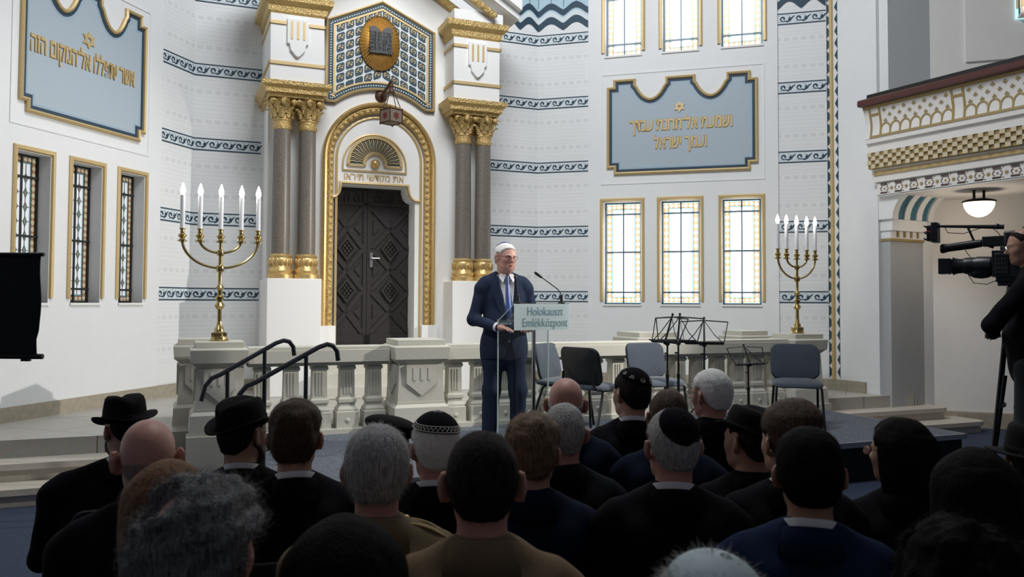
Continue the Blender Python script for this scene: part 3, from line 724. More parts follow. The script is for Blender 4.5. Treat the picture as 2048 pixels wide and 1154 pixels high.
def tiles():
    m, t, b = nt('dais_tiles'); L = t.links.new; b.inputs['Roughness'].default_value = .42
    tc = N(t, 'ShaderNodeTexCoord'); mp = N(t, 'ShaderNodeMapping'); mp.inputs['Rotation'].default_value = (0, 0, R(22)); L(tc.outputs['Object'], mp.inputs[0])
    br = N(t, 'ShaderNodeTexBrick', i_Scale=1.0); br.inputs['Color1'].default_value = (.52, .50, .45, 1); br.inputs['Color2'].default_value = (.47, .455, .41, 1); br.inputs['Mortar'].default_value = (.22, .20, .17, 1)
    br.inputs['Mortar Size'].default_value = .005; br.inputs['Brick Width'].default_value = 1.1; br.inputs['Row Height'].default_value = .6; L(mp.outputs[0], br.inputs['Vector'])
    n = N(t, 'ShaderNodeTexNoise', i_Scale=25.0, i_Detail=4.0); L(tc.outputs['Object'], n.inputs[0])
    mx = N(t, 'ShaderNodeMix', data_type='RGBA', blend_type='MULTIPLY', i_Factor=.35); L(br.outputs[0], mx.inputs[6]); L(n.outputs['Color'], mx.inputs[7]); L(mx.outputs[2], b.inputs['Base Color'])
tiles()
pbr('skirt_black', (.008, .009, .012), .9); pbr('alu', (.42, .45, .48), .35, .8)
q = MB(); q.slab([(-11, -3.5), (13, -3.5), (13, 15), (-11, 15)], -.1, 0); tag(q.build('floor', 'blue_carpet', smooth=False), kind='structure')

bal0, bal1 = V((-2.69, 7.60, 0)), V((3.49, 10.10, 0))
BL = Frame((bal0.x, bal0.y), math.degrees(atan2(bal1.x - bal0.x, bal1.y - bal0.y)))
BLL = (bal1 - bal0).length
uA, uB = -3.2, BLL + 2.3
# dais behind the balustrade line, plus three steps along the whole line
def clip_poly():
    a = BL(uA, -.12, 0); b = BL(uB - .55, -.12, 0)
    e = LW(-6.5, -.2, 0); f = LW(.1, -.2, 0); g = BK(uFR, -.2, 0); h = RW(uCR - .02, -.1, 0); k = GA(.75, -.30, 0); l = GA(1.2, -.6, 0)
    return a, b, e, f, g, h, k, l
a, b, e, f, g, h, k, l = clip_poly()
cw_ = GA(.60, -.1, 0)
q = MB(); q.slab([(p.x, p.y) for p in (BL(uA, .0, 0), BL(BLL + 1.95, .0, 0), cw_, h, g, f, LW(-4.25, -.2, 0))], 0, ZD)
tag(q.build('floor_dais', 'dais_tiles', smooth=False), kind='structure')
def stair(name, u0, u1, label, ext, rnd):
    root = thing(name, label, 'stairs', BL(u0, 0, 0), kind='thing')
    for k in range(1, 3):
        z1 = ZD - .004 - k * ZD / 3; dd = -.14 + .30 * k; q = MB()
        ue = u1 + ext * k
        P = [(u0, -.14), (u0, dd + .14)]
        P += [(ue - rnd + rnd * sin(pi / 2 * j / 6), dd + .14 - rnd + rnd * cos(pi / 2 * j / 6)) for j in range(7)] + [(ue, -.14)]
        for (z0, z2, o) in ((z1 - .05, z1, .0), (max(0, z1 - ZD / 3), z1 - .05, .035)):
            vs = [BL(u, d - (o if d > 0 else 0), 0) for u, d in P]; q.slab([(v.x, v.y) for v in vs], z0, z2)
        q.build('step', 'step_stone', root, smooth=False)
stair('dais_stairs', BLL + .42, BLL + 1.95, 'worn stone steps down from the dais at the right end of the balustrade', .28, .16)
stair('dais_stairs', -2.85, -.45, 'stone steps down from the dais left of the balustrade', 0, .02)

cR = atZ(1930, 868, ZS); SD = Frame((cR.x, cR.y), 67.7)       # platform: u runs back along its front edge
SLEN, SDEP = 6.55, 2.25
stage = thing('stage_platform', 'low carpeted stage platform with black skirt in front of the balustrade', 'stage', SD(-SLEN / 2, -1, 0), kind='thing')
q = MB(); q.box((-SLEN, -SDEP, ZS - .02), (0, 0, ZS), SD); q.build('carpet_top', 'grey_carpet', stage, smooth=False)
q = MB(); q.box((-SLEN + .02, -SDEP + .02, .0), (-.02, -.02, ZS - .02), SD); q.build('skirt', 'skirt_black', stage, smooth=False)
q = MB(); q.box((-SLEN - .006, -.004, ZS - .045), (.006, .012, ZS + .004), SD); q.box((-.004, -SDEP, ZS - .045), (.012, .012, ZS + .004), SD); q.build('edge_trim', 'alu', stage, smooth=False)
st2 = thing('stage_steps', 'short black steps up to the left end of the stage', 'stairs', SD(-SLEN - .3, -.5, 0), kind='thing')
for k in range(2):
    q = MB(); q.box((-SLEN - .02 - .28 * (2 - k), -.85, .0), (-SLEN - .02 - .28 * (1 - k), -.0, ZS * (k + 1) / 3), SD); q.build('step', 'skirt_black', st2, smooth=False)

# ------------------------------------------------------------------ balustrade
def pedestal(u, d, label, w=.44, z0=None, zt=1.25, dp=None):
    z0 = 0.0 if z0 is None else z0; dp = dp or w; root = thing('stone_pedestal', label, 'pedestal', BL(u, d, z0), kind='thing')
    fr = lambda x, y, z: BL(u + x, d + y, z)
    q = MB(); sx = lambda o: (w / 2 + o, dp / 2 + o)
    def blk(mb, o0, za, o1, zb):
        (x0, y0), (x1, y1) = sx(o0), sx(o1)
        mb.add([(-x0, -y0, za), (x0, -y0, za), (x0, y0, za), (-x0, y0, za), (-x1, -y1, zb), (x1, -y1, zb), (x1, y1, zb), (-x1, y1, zb)], [(0, 1, 2, 3), (4, 5, 6, 7), (0, 1, 5, 4), (1, 2, 6, 5), (2, 3, 7, 6), (3, 0, 4, 7)], fr)
    blk(q, .05, z0, .05, ZS + .06); blk(q, .03, ZS + .06, .02, ZS + .24); blk(q, .02, ZS + .24, -.01, ZS + .27); blk(q, -.01, ZS + .27, -.01, ZS + .29)
    q.build('base', 'limestone', root, smooth=False)
    q = MB(); blk(q, -.015, ZS + .28, -.035, zt - .22)
    for sg in (-1, 1):
        for f2 in (lambda x, y, z: fr(x, y, z),):
            zt2 = zt - .24; hw = w * .30
            T = [(-hw, zt2), (hw, zt2), (hw, zt2 - .18), (0, zt2 - .30), (-hw, zt2 - .18)]
            q.prism(T, sg * (dp / 2 - .03), sg * (dp / 2 - .004), fr)
            for x in (-.5, 0, .5): q.box((x * hw - .012, sg * (dp / 2 - .006), zt2 - .15), (x * hw + .012, sg * (dp / 2 + .002), zt2 - .03), fr)
            F3 = lambda y, x, z: fr(x, y, z); q.prism([(y * dp / w, z) for y, z in T], sg * (w / 2 - .03), sg * (w / 2 - .004), F3)
    q.build('shaft', 'limestone', root, smooth=False)
    q = MB(); blk(q, -.03, zt - .23, .0, zt - .20); blk(q, .0, zt - .20, .012, zt - .19); blk(q, .02, zt - .19, .03, zt - .07); blk(q, .03, zt - .07, -.0, zt - .055); blk(q, -.01, zt - .055, -.01, zt)
    q.build('cap', 'limestone', root, bev=.004)
    return root
uM = BL.on(828, 700)[0]; uM2 = BL.on(1345, 676)[0]; uM3 = BL.on(1535, 668)[0]
pedestal(.0, 0, 'stone pedestal carrying the left brass candelabrum', .44)
pedestal(-.16, -.62, 'stone pedestal just behind the left candelabrum pedestal', .40)
pedestal(uM, .05, 'broad stone pedestal in the middle of the balustrade behind the speaker', .50, dp=.5)
pedestal(BLL, 0, 'stone pedestal carrying the right brass candelabrum', .44)
pedestal(BLL - .30, -.62, 'stone pedestal with a plain block top just left of the right candelabrum', .42, zt=1.27)
pedestal(uM2, -.55, 'stone block rising behind the balustrade rail at the music stands', .55, zt=1.27)
def baluster_mesh():
    q = MB()
    pr = [(.105, ZS + .04), (.105, ZS + .20), (.095, ZS + .205), (.095, ZS + .225), (.072, ZS + .26), (.072, ZS + .28), (.085, ZS + .29), (.085, ZS + .32), (.070, ZS + .34), (.066, ZS + .60), (.078, ZS + .61), (.078, ZS + .63), (.072, ZS + .64), (.074, ZS + .73)]
    q.lathe(pr, sq=True)
    for sg in (-1, 1):
        q.ball((0, sg * .105, ZS + .12), (.022, .012, .022), 8)
        q.frame_ring([(-.05, ZS + .65), (-.05, ZS + .725), (.05, ZS + .725), (.05, ZS + .65)], [(-.03, ZS + .668), (-.03, ZS + .707), (.03, ZS + .707), (.03, ZS + .668)], sg * .07, sg * .083)
        for x in (-.028, 0, .028): q.box((x - .007, min(sg * .06, sg * .076), ZS + .37), (x + .007, max(sg * .06, sg * .076), ZS + .585))
    return q
bm_ = None
def balustrade(u0, u1, label):
    global bm_
    root = thing('balustrade', label, 'balustrade', BL((u0 + u1) / 2, 0, 0), kind='thing')
    q = MB(); zt = 1.19
    for (a, b, w) in ((zt - .18, zt - .165, .115), (zt - .165, zt - .15, .13), (zt - .15, zt - .03, .15), (zt - .03, zt, .135)): q.box((u0, -w, a), (u1, w, b), BL)
    q.build('top_rail', 'limestone', root, bev=.004)
    q = MB(); q.box((u0, -.13, 0), (u1, .13, ZS + .045), BL); q.build('plinth', 'limestone', root, smooth=False)
    n = max(1, round((u1 - u0) / .262))
    for i in range(n):
        u = u0 + (u1 - u0) * (i + .5) / n
        if bm_ is None: o = baluster_mesh().build('baluster', 'limestone', None, smooth=False); bm_ = o.data
        else: o = link('baluster', bm_)
        o.parent = root; o.matrix_parent_inverse = inv_world(root); o.location = BL(u, 0, 0); o.rotation_euler = (0, 0, pi / 2 - R(BL.ang))
balustrade(.25, uM - .28, 'stone balustrade section between the left candelabrum and the middle pedestal')
balustrade(uM + .28, BLL - .25, 'long stone balustrade section behind the stage chairs and music stands')

# skirting of the apse
def skirting(n, fr, u0, u1, d, z0=ZD, h=.13):
    q = MB(); q.box((u0, d - .02, z0), (u1, d + .035, z0 + h), fr); q.box((u0, d - .02, z0 + h), (u1, d + .02, z0 + h + .015), fr)
    tag(q.build('baseboard_%s' % n, 'base_stone', smooth=False), kind='structure')
skirting('left', LW, -6.4, .0, WT); skirting('back', BK, .0, uFR, 0); skirting('right', RW, 0, uCR + .01, WT)

# ------------------------------------------------------------------ corner pier with triangle border, gallery, aisle
gW = GA.on(1757, 500)[0]
q = MB(); A = [GA(0, 0, 0), GA(gW, 0, 0), GA(gW, -.06, 0), GA(gW + .13, -.06, 0), GA(gW + .13, -1.4, 0), GA(0, -1.4, 0)]
q.slab([(p.x, p.y) for p in A], 0, WTOP); tag(q.build('wall_pier', 'plaster', smooth=False), kind='structure')
skirting('pier', GA, 0, gW * .72, 0, ZD, .13)
q = MB(); q.tube([(0, .012, ZD + .14), (0, .012, WTOP)], .028, 10, fr=GA); frieze.k += 1; tag(q.build('trim_%d' % frieze.k, 'gold_paint'), kind='structure')
st = .168; nT = int((WTOP - .7) / st)
for (fr, u0, u1) in ((RW, uCR - .068, uCR - .005), (GA, .10, .05)):
    q = MB()
    for k in range(nT):
        z = ZD + .16 + st * k
        q.sheet([(u0, z), (u1, z + st / 2), (u0, z + st)], .004, fr)
    frieze.k += 1; tag(q.build('trim_%d' % frieze.k, 'teal_paint', smooth=False), kind='structure')
p0 = atY(1883, HOR, 11.0); AW = Frame((p0.x, p0.y), 108.0)
q = MB(); q.box((-1.2, -.3, 0), (7, 0, WTOP), AW); tag(q.build('wall_aisle', 'plaster_aisle', smooth=False), kind='structure')
u_, z_ = AW.on(1930, 130); 
q = MB(); A = AW.on(1931, 125); q.box((A[0], -.1, A[1]), (A[0] + 6, .035, WTOP), AW); frieze.k += 1; tag(q.build('trim_%d' % frieze.k, 'plaster_aisle', smooth=False), kind='structure')
skirting('aisle', AW, -.55, 6.5, 0, 0, .19)
A = AW.on(2024, 37); win = (A[0], A[0] + .9, A[1], A[1] + 1.6)
root_hole = (win[0] + .06, win[1] - .06, win[2], win[3] - .06)
pbr('glass_clear_mid', (.3, .3, .3), .25, emit=(.8, .93, 1), estr=2.2)
window(10, Frame(AW(0, .175, 0)[:2], 108.0), root_hole, win, 'lit', .12, (.2, .5, .8), False)
# aisle pier with console under the gallery (its face runs back into the aisle)
PF0 = GA(gW + .13, -.06, 0); PF = Frame((PF0.x, PF0.y), 62.0); pw = PF.on(1846, 500)[0]
cons = thing('aisle_console', 'scrolled white console with teal panels under the near end of the gallery', 'console', PF(pw / 2, 0, 2.4), kind='thing')
zc0 = PF.on(1800, 440)[1]; zc1 = PF.on(1800, 389)[1]; zd0 = PF.on(1800, 478)[1]
q = MB(); q.box((0, -.5, 0), (pw, 0, zd0 - .03), PF); tag(q.build('wall_aisle_pier', 'plaster', smooth=False), kind='structure')
q = MB(); q.box((-.01, -.4, zd0 - .03), (pw + .01, .02, zd0), PF); q.build('gilt_band', 'gold_flat', cons, smooth=False)
q = MB(); q.box((-.005, -.4, zd0), (pw + .005, .012, zc0), PF); q.box((-.02, -.4, zc0 - .15), (pw + .02, .05, zc0), PF); q.build('capital', 'plaster', cons, bev=.006)
for k in range(4):
    q = MB(); x = pw * (.2 + .2 * k); q.box((x - .016, .0, zd0 + .02), (x + .016, .028, zd0 + .10), PF); q.build('guttae', 'gold_flat', cons, smooth=False)
cprof = [(0.0, zc0)] + [(.05 + .42 * (1 - cos(pi / 2 * k / 8)), zc0 + (zc1 - zc0 + .05) * sin(pi / 2 * k / 8)) for k in range(9)] + [(-.3, zc1 + .05), (-.3, zc0)]
def ext_u(mb, prof, u0, u1, fr, mi=None):
    n = len(prof); vs = [(u0, d, z) for d, z in prof] + [(u1, d, z) for d, z in prof]
    return mb.add(vs, [tuple(range(n)), tuple(range(2 * n - 1, n - 1, -1))] + [(i, (i + 1) % n, n + (i + 1) % n, n + i) for i in range(n)], fr, mi)
q = MB(); ext_u(q, [(d * .93, z) for d, z in cprof], .0, pw + .02, PF); q.build('teal_panel', 'teal_console', cons) if pbr('teal_console', (.05, .17, .24), .5) else 0
for k in range(4):
    x = -.05 + (pw + .06) * k / 3.0; q = MB(); ext_u(q, [(d * 1.06 + .02, z) for d, z in cprof], x, x + .11, PF); q.build('rib', 'plaster', cons)
    if k < 3:
        q = MB(); ext_u(q, [(d * 1.0 + .006, z) for d, z in cprof], x + .11, x + .135, PF); q.build('gilt_edge', 'gold_paint', cons)

gal = thing('gallery', 'white side gallery with gilt panels and a dark wooden handrail over the aisle', 'gallery', GA(gW + 1.2, 0, 3), kind='thing')
g0, g1 = gW - .02, gW + 4.4
gz = lambda x, y, d: GA.on(x, y, d)[1]
zR1, zR0 = gz(1770, 178, .3), gz(1770, 203, .3); zp0 = gz(1770, 272, .2); zk1, zk0 = gz(1760, 303, .16), gz(1760, 335, .16); zb1, zb0 = gz(1775, 362, .05), gz(1775, 391, .05)
zfin = (zk0 + zb1) / 2
def pd(z):                              # swelling section of the parapet
    t = (z - zp0) / (zR0 - zp0); return .18 + .07 * t ** 2 + .10 * max(0, .45 - t) ** 1.3 * (1 if t < .45 else 0)
q = MB(); zs = [zp0 + (zR0 - zp0) * k / 12 for k in range(13)]
ext_u(q, [(-.2, zs[0])] + [(pd(z), z) for z in zs] + [(-.2, zs[-1])], g0, g1, GA)
q.build('parapet', 'plaster_aisle', gal)
q = MB(); q.box((g0, -.3, zk1), (g1, .17, zp0), GA); q.box((g0, -.3, zp0 - .06), (g1, .21, zp0), GA); q.box((g0, -.3, zb1), (g1, .08, zk0), GA); q.box((g0 + .05, -1.2, zb0), (g1, .05, zb1), GA); q.box((g0 + .02, -1.7, zb0 + .06), (g1, .0, zk1), GA); q.build('cornice', 'plaster_aisle', gal, smooth=False)
q = MB(); q.box((g0 - .03, .10, zR0), (g1, .33, zR0 + .09), GA); q.build('handrail', 'rail_wood', gal, bev=.02)
q = MB(); q.box((g0 + .05, .14, zR0 + .10), (g1, .24, zR1), GA); q.build('top_bar', 'black_rail', gal, bev=.008)
gp = MB(); P3 = lambda u, d, z: GA(u, pd(z) + d, z)
def stripe(u0, z0, u1, z1, w, dd=.006):
    n = 8; L = math.hypot(u1 - u0, z1 - z0); nx, nz = -(z1 - z0) / L * w / 2, (u1 - u0) / L * w / 2
    vs = [];
    for k in range(n + 1):
        t = k / n; u, z = u0 + (u1 - u0) * t, z0 + (z1 - z0) * t; vs += [(u + nx, dd, z + nz), (u - nx, dd, z - nz)]
    gp.add(vs, [(2 * k, 2 * k + 1, 2 * k + 3, 2 * k + 2) for k in range(n)], P3)
per = 1.12; hz = zR0 - zp0
stripe(g0, zR0 - .02, g1, zR0 - .02, .035); stripe(g0 + .1, zp0 + .015, g1, zp0 + .015, .03)
for m_ in range(5):
    u = g0 + .09 + m_ * per
    stripe(u, zp0, u, zR0, .028); stripe(u + .14, zp0, u + .14, zR0, .028); stripe(u, zR0 - hz * .28, u + .14, zR0 - hz * .28, .03)
    for k in range(7):
        c = u + .14 + (per - .14) * (k + .5) / 7; rw = (per - .14) / 14
        pts = [(c - rw, zp0 + .02), (c - rw, zp0 + hz * .20)] + [(c - rw * cos(pi * j / 8), zp0 + hz * .20 + rw * 1.25 * sin(pi * j / 8)) for j in range(1, 8)] + [(c + rw, zp0 + hz * .20), (c + rw, zp0 + .02)]
        gp.ribbon(pts, .022, .006, P3)
    for r in range(3):
        for k in range(7 if r != 1 else 6):
            c = u + .14 + (per - .14) * (k + (.5 if r != 1 else 1)) / 7; z = zp0 + hz * (.48 + .16 * r); s = .0155
            for (dx, dz) in ((0, 1.1), (-1, 0), (1, 0)): gp.sheet([(c + (dx + a) * s, z + (dz + b) * s) for a, b in ((-.8, 0), (0, .9), (.8, 0), (0, -.9))], .007, P3)
            gp.ribbon([(c, z), (c, z - s * 1.8)], .007, .007, P3)
gp.build('gilt_ornament', 'gold_flat', gal, smooth=False)
q = MB(); n = int((g1 - g0) / .062); hh = (zk1 - zk0) / 4
q.box((g0, -.2, zk0), (g1, .155, zk1), GA, 1)
for i in range(n):
    for j in range(4):
        u = g0 + .062 * i
        if (i + j) % 2: q.box((u, .15, zk0 + j * hh), (u + .062, .178, zk0 + (j + 1) * hh), GA, 0)
q.build('chequer_band', ['plaster_cream', 'gold_flat'], gal, smooth=False) if pbr('plaster_cream', (.62, .54, .38), .6) else 0
q = MB(); za = zk0 - .05; q.box((g0 + .03, .0, za - .035), (g1, .10, za + .015), GA); q.build('gilt_moulding', 'gold_paint', gal, bev=.006)
q = MB(); za = zb1 + .03; q.box((g0 + .05, .0, za - .02), (g1, .075, za + .015), GA); q.build('gilt_fillet', 'gold_paint', gal, bev=.004)
q = MB(); D5 = .053; hb = zb1 - zb0
for f in (.06, .92): q.box((g0 + .05, .04, zb0 + hb * f), (g1, D5, zb0 + hb * (f + .035)), GA, 1)
k = 0; u = g0 + .1
while u < g1 - .2:
    for f in (.17, .80):
        q.box((u, .04, zb0 + hb * f), (u + .10, D5 + .002, zb0 + hb * f + .018), GA, 0); q.ball((u + .125, D5, zb0 + hb * f + .009), .008, 6, GA, 2)
    c = (u + .06, zb0 + hb * .5); r = hb * .19
    for a0 in (0, pi):
        q.ribbon([(c[0] + (r + .02) * cos(a0 + t), c[1] + (r * .9) * sin(a0 + t)) for t in [(-1.0 + .2 * j) for j in range(11)]], .009, D5 + .002, GA, 0)
    for sg in (-1, 1): q.ribbon([(c[0] - .05, c[1] + sg * r * 1.05), (c[0] - .04, c[1] + sg * r * 1.3), (c[0] + .04, c[1] + sg * r * 1.3), (c[0] + .05, c[1] + sg * r * 1.05)], .010, D5 + .002, GA, 0)
    hexagram(q, GA, c[0], c[1], .018, .004, .04, D5 + .002, 2, True); hexagram(q, GA, c[0] + .105, c[1], .028, .004, .04, D5 + .002, 2, True)
    u += .21
q.build('stencilled_beam', ['pattern_dark', 'teal_paint', 'gold_flat'], gal, smooth=False)
# ceiling lamp under the gallery
lp = atY(1958, 400, 10.0); lam = thing('pendant_lamp', 'lit white bowl pendant lamp under the gallery', 'lamp', lp, kind='thing')
zt_ = zb0 + .07; rr = 29 / FPX * 10.0; zl = atY(1958, 403, 10).z
q = MB(); 
for s in (-.06, .06): q.tube([(lp.x + s, lp.y, zl - .02), (lp.x + s, lp.y, zt_)], .016, 8)
q.build('rod', 'dark_metal', lam)
q = MB(); q.lathe([(rr * 1.02, -.012), (rr * 1.08, 0), (rr * 1.02, .012), (rr * .6, .03)], 28, (lp.x, lp.y, zl)); q.build('rim', 'dark_metal', lam)
q = MB(); q.lathe([(.003, -rr * 1.02)] + [(rr * .98 * sin(pi / 2 * k / 8), -rr * 1.02 * cos(pi / 2 * k / 8)) for k in range(1, 9)], 28, (lp.x, lp.y, zl - .01)); q.build('bowl', 'lamp_bowl', lam)
lamp('gallery_lamp_light', 'POINT', (lp.x, lp.y, zl - rr * 1.3), (lp.x, lp.y, 0), 13, (1, .84, .66), .12)
# ------------------------------------------------------------------ candelabra and candles
pbr('brass', (.46, .35, .15), .24, .95, var=.12, scale=18); pbr('wax', (.78, .80, .84), .45); pbr('flame', (1, .95, .85), .5, emit=(1.0, .93, .82), estr=40.0)
def candelabrum(u_ped, ang, label, groupname, half, words):
    base = BL(u_ped, 0, 1.25); root = thing('candelabrum', label, 'candelabrum', base, kind='thing')
    F_ = Frame((base.x, base.y), ang); fr = lambda x, y, z: F_(x, y, z * .9 + 1.25)
    q = MB(); q.lathe([(.085, 0), (.085, .012), (.075, .02), (.07, .045), (.06, .05), (.056, .085), (.045, .095), (.04, .13), (.028, .15), (.024, .18), (.02, .20)], 24, fr=fr)
    for k in range(8): a = pi * k / 4; q.box((.055 * cos(a) - .012, .055 * sin(a) - .012, .0), (.055 * cos(a) + .012, .055 * sin(a) + .012, .085), fr)
    q.build('foot', 'brass', root)
    q = MB(); q.lathe([(.02, .19), (.02, .32), (.03, .33), (.048, .36), (.03, .39), (.022, .40), (.038, .43), (.038, .45), (.02, .47), (.022, .52), (.04, .545), (.022, .57), (.018, .58), (.018, .70), (.035, .715), (.04, .74), (.035, .765), (.018, .78), (.017, .865), (.03, .875), (.034, .90), (.03, .925), (.015, .93), (.014, 1.02)], 24, fr=fr); q.build('stem', 'brass', root)
    xs = (-half, -half * .545, 0, half * .545, half); tops = []
    for j, x in enumerate(xs):
        if x:
            zb = .745 if abs(x) > half * .8 else .90; zt = 1.03; R_ = abs(x); sg = 1 if x > 0 else -1; H = zt - zb
            q = MB(); q.tube([(x - sg * R_ * (1 - sin(t)), 0, zt - H * (sin(t) if False else 1) + H * (1 - cos(t))) for t in [pi / 2 * k / 14 for k in range(15)]], .013, 8, fr=fr); q.build('arm', 'brass', root)
        q = MB(); q.lathe([(.012, 1.0), (.042, 1.01), (.042, 1.018), (.022, 1.03), (.02, 1.04), (.036, 1.06), (.036, 1.075), (.018, 1.09), (.02, 1.105), (.018, 1.125), (.028, 1.135), (.028, 1.142), (.01, 1.142)], 18, (x, 0, 0), fr=fr); q.build('cup', 'brass', root)
        tops.append(F_(x, 0, 1.25 + 1.143 * .9))
    for j, p in enumerate(tops):
        c = thing('candle', 'white electric candle, %s on the %s' % (words[j], groupname), 'candle', p, group='candles on the ' + groupname, kind='thing')
        q = MB(); q.lathe([(.021, 0), (.021, .30), (.017, .305)], 16, (p.x, p.y, p.z)); q.build('candle_stick', 'wax', c)
        q = MB(); q.lathe([(.008, .30), (.021, .322), (.024, .345), (.015, .38), (.003, .415)], 12, (p.x, p.y, p.z)); q.build('flame', 'flame', c)
wd = ('outermost left', 'second from the left', 'on the middle stem', 'second from the right', 'outermost right')
candelabrum(0, 67.7, 'tall five armed brass candelabrum on the left balustrade pedestal', 'left candelabrum', .33, wd)
candelabrum(BLL, 60, 'tall five armed brass candelabrum on the right pedestal by the triangle border', 'right candelabrum', .33, wd)

# ------------------------------------------------------------------ stage chairs
pbr('chair_fabric', (.036, .050, .072), .9, var=.2, scale=300, bump=.1, sheen=.3); pbr('chair_shell', (.012, .013, .016), .45, bump=.1, bscale=200); pbr('black_metal', (.012, .013, .015), .35, .4)
def rounded(w, h, r, n=6):
    P = []
    for cx, cz, a0 in ((w - r, h - r, 0), (-(w - r), h - r, 90), (-(w - r), -(h - r), 180), (w - r, -(h - r), 270)):
        P += [(cx + r * cos(R(a0 + 90 * k / n)), cz + r * sin(R(a0 + 90 * k / n))) for k in range(n + 1)]
    return P
def pad(mb, outline, d0, d1, fr, bulge=.012, mi=None):       # cushion: stacked insets of an outline
    n = len(outline); rows = [(1.0, d0), (1.03, d0 + (d1 - d0) * .35), (1.0, d1 - (d1 - d0) * .2), (.93, d1), (.6, d1 + bulge), (.2, d1 + bulge * 1.3)]
    vs = [(u * k, d, z * k) for k, d in rows for u, z in outline]
    mb.add(vs, [(j * n + i, j * n + (i + 1) % n, (j + 1) * n + (i + 1) % n, (j + 1) * n + i) for j in range(len(rows) - 1) for i in range(n)] + [tuple(range(n)), tuple(range((len(rows) - 1) * n, len(rows) * n))], fr, mi)
def make_chair():
    root = thing('visitor_chair', None, None)
    q = MB(); S = rounded(.235, .215, .08); pad(q, [(u, v) for u, v in S], .0, .04, lambda u, d, z: V((u, z + .0, .435 + d - .02 * max(0, z / .2) ** 3))); q.build('seat', 'chair_fabric', root, world=False)
    t = R(12); BF_ = lambda u, d, z: V((u, -.205 + d * cos(t) - (z) * sin(t) - .05 * 0 + (u / .235) ** 2 * .03, .655 + z * cos(t) + d * sin(t)))
    o = rounded(.23, .175, .075)
    q = MB(); pad(q, o, .0, .022, BF_); q.build('backrest', 'chair_fabric', root, world=False)
    q = MB(); pad(q, [(u * 1.02, z * 1.02) for u, z in o], .0, -.018, BF_, -.004); q.build('back_shell', 'chair_shell', root, world=False)
    for sx in (-1, 1):
        q = MB(); q.tube([(sx * .235, .235, 0), (sx * .215, .19, .40), (sx * .205, .16, .428)], .0125, 8); q.build('leg', 'black_metal', root, world=False)
        q = MB(); q.tube([(sx * .235, -.25, 0), (sx * .215, -.12, .40), (sx * .205, -.09, .428)], .0125, 8); q.build('leg', 'black_metal', root, world=False)
        q = MB(); q.tube([(sx * .205, .16, .426), (sx * .205, -.09, .426), (sx * .20, -.19, .44), (sx * .185, -.235, .50), (sx * .18, -.235, .60)], .011, 8); q.build('back_frame', 'black_metal', root, world=False)
    q = MB(); q.tube([(-.205, .12, .424), (.205, .12, .424)], .010, 8); q.tube([(-.205, -.06, .424), (.205, -.06, .424)], .010, 8); q.build('cross_bar', 'black_metal', root, world=False)
    return root
def place(o, px, py, z, fwd, Y=None, label=None, cat=None, group=None):
    p = atZ(px, py, z) if Y is None else V((atY(px, py, Y).x, Y, z)); o.location = (p.x, p.y, z); o.rotation_euler = (0, 0, atan2(-fwd[0], fwd[1])); tag(o, label, cat, group, 'thing'); return o
ch = make_chair()
for i, (px, Y, fwd, lb) in enumerate((
        (1126, 8.45, (.85, -.5), 'blue padded chair half hidden by the lectern post, facing right'),
        (1187, 7.98, (.72, .70), 'blue padded chair seen from behind, its black shell towards us'),
        (1312, 8.55, (.45, -.9), 'blue padded chair facing half right beside the first music stand'),
        (1594, 8.45, (-.22, -.97), 'blue padded chair at the right end of the stage below the candelabrum'))):
    o = ch if i == 0 else copy_tree(ch); place(o, px, 800, ZS + .002, fwd, Y, lb, 'chair', 'blue chairs on the stage')

# ------------------------------------------------------------------ music stands
def make_stand():
    root = thing('music_stand', None, None); t = R(22)
    DF = lambda u, d, z: V((u, .03 - z * sin(t) + d * cos(t), .80 + z * cos(t) + d * sin(t)))
    q = MB(); q.tube([(-.19, 0, 0), (.19, 0, 0)], .010, 6, fr=DF); q.tube([(-.19, .04, 0), (.19, .04, 0)], .006, 6, fr=DF); q.box((-.19, 0, -.004), (.19, .04, .002), DF); q.build('ledge', 'black_metal', root, world=False)
    q = MB()
    for s in (-1, 1):
        q.tube([(s * .19, 0, 0), (s * .235, 0, .22)], .0055, 6, fr=DF); q.tube([(s * .235, 0, .22), (0, 0, .235)], .0055, 6, fr=DF); q.tube([(s * .10, 0, .09), (0, 0, .235)], .0045, 6, fr=DF); q.tube([(s * .19, 0, 0), (s * .10, 0, .09)], .0045, 6, fr=DF)
    q.build('desk_frame', 'black_metal', root, world=False)
    q = MB(); q.tube([(0, .0, -.02), (0, 0, .25)], [.011, .008], 8, fr=DF); q.ball((0, 0, .26), .013, 8, DF); q.build('desk_spine', 'black_metal', root, world=False)
    q = MB(); q.tube([(0, 0, .20), (0, 0, .50)], .013, 10); q.tube([(0, 0, .45), (0, .0, .80)], .009, 10); q.build('pole', 'black_metal', root, world=False)
    q = MB(); q.ball((0, .0, .785), (.026, .022, .02), 10); q.tube([(0, 0, .785), (.05, 0, .785)], .008, 6); q.tube([(0, 0, .70), (.035, 0, .70)], .009, 6); q.lathe([(.017, .48), (.017, .52)], 10); q.build('clamp_knob', 'black_metal', root, world=False)
    for k in range(3):
        a = 2 * pi * k / 3 + .5; q = MB(); q.tube([(0, 0, .30), (.30 * cos(a), .30 * sin(a), .01)], .008, 6); q.tube([(.01 * cos(a), .01 * sin(a), .14), (.16 * cos(a), .16 * sin(a), .155)], .005, 6); q.build('leg', 'black_metal', root, world=False)
    return root
ms = make_stand()
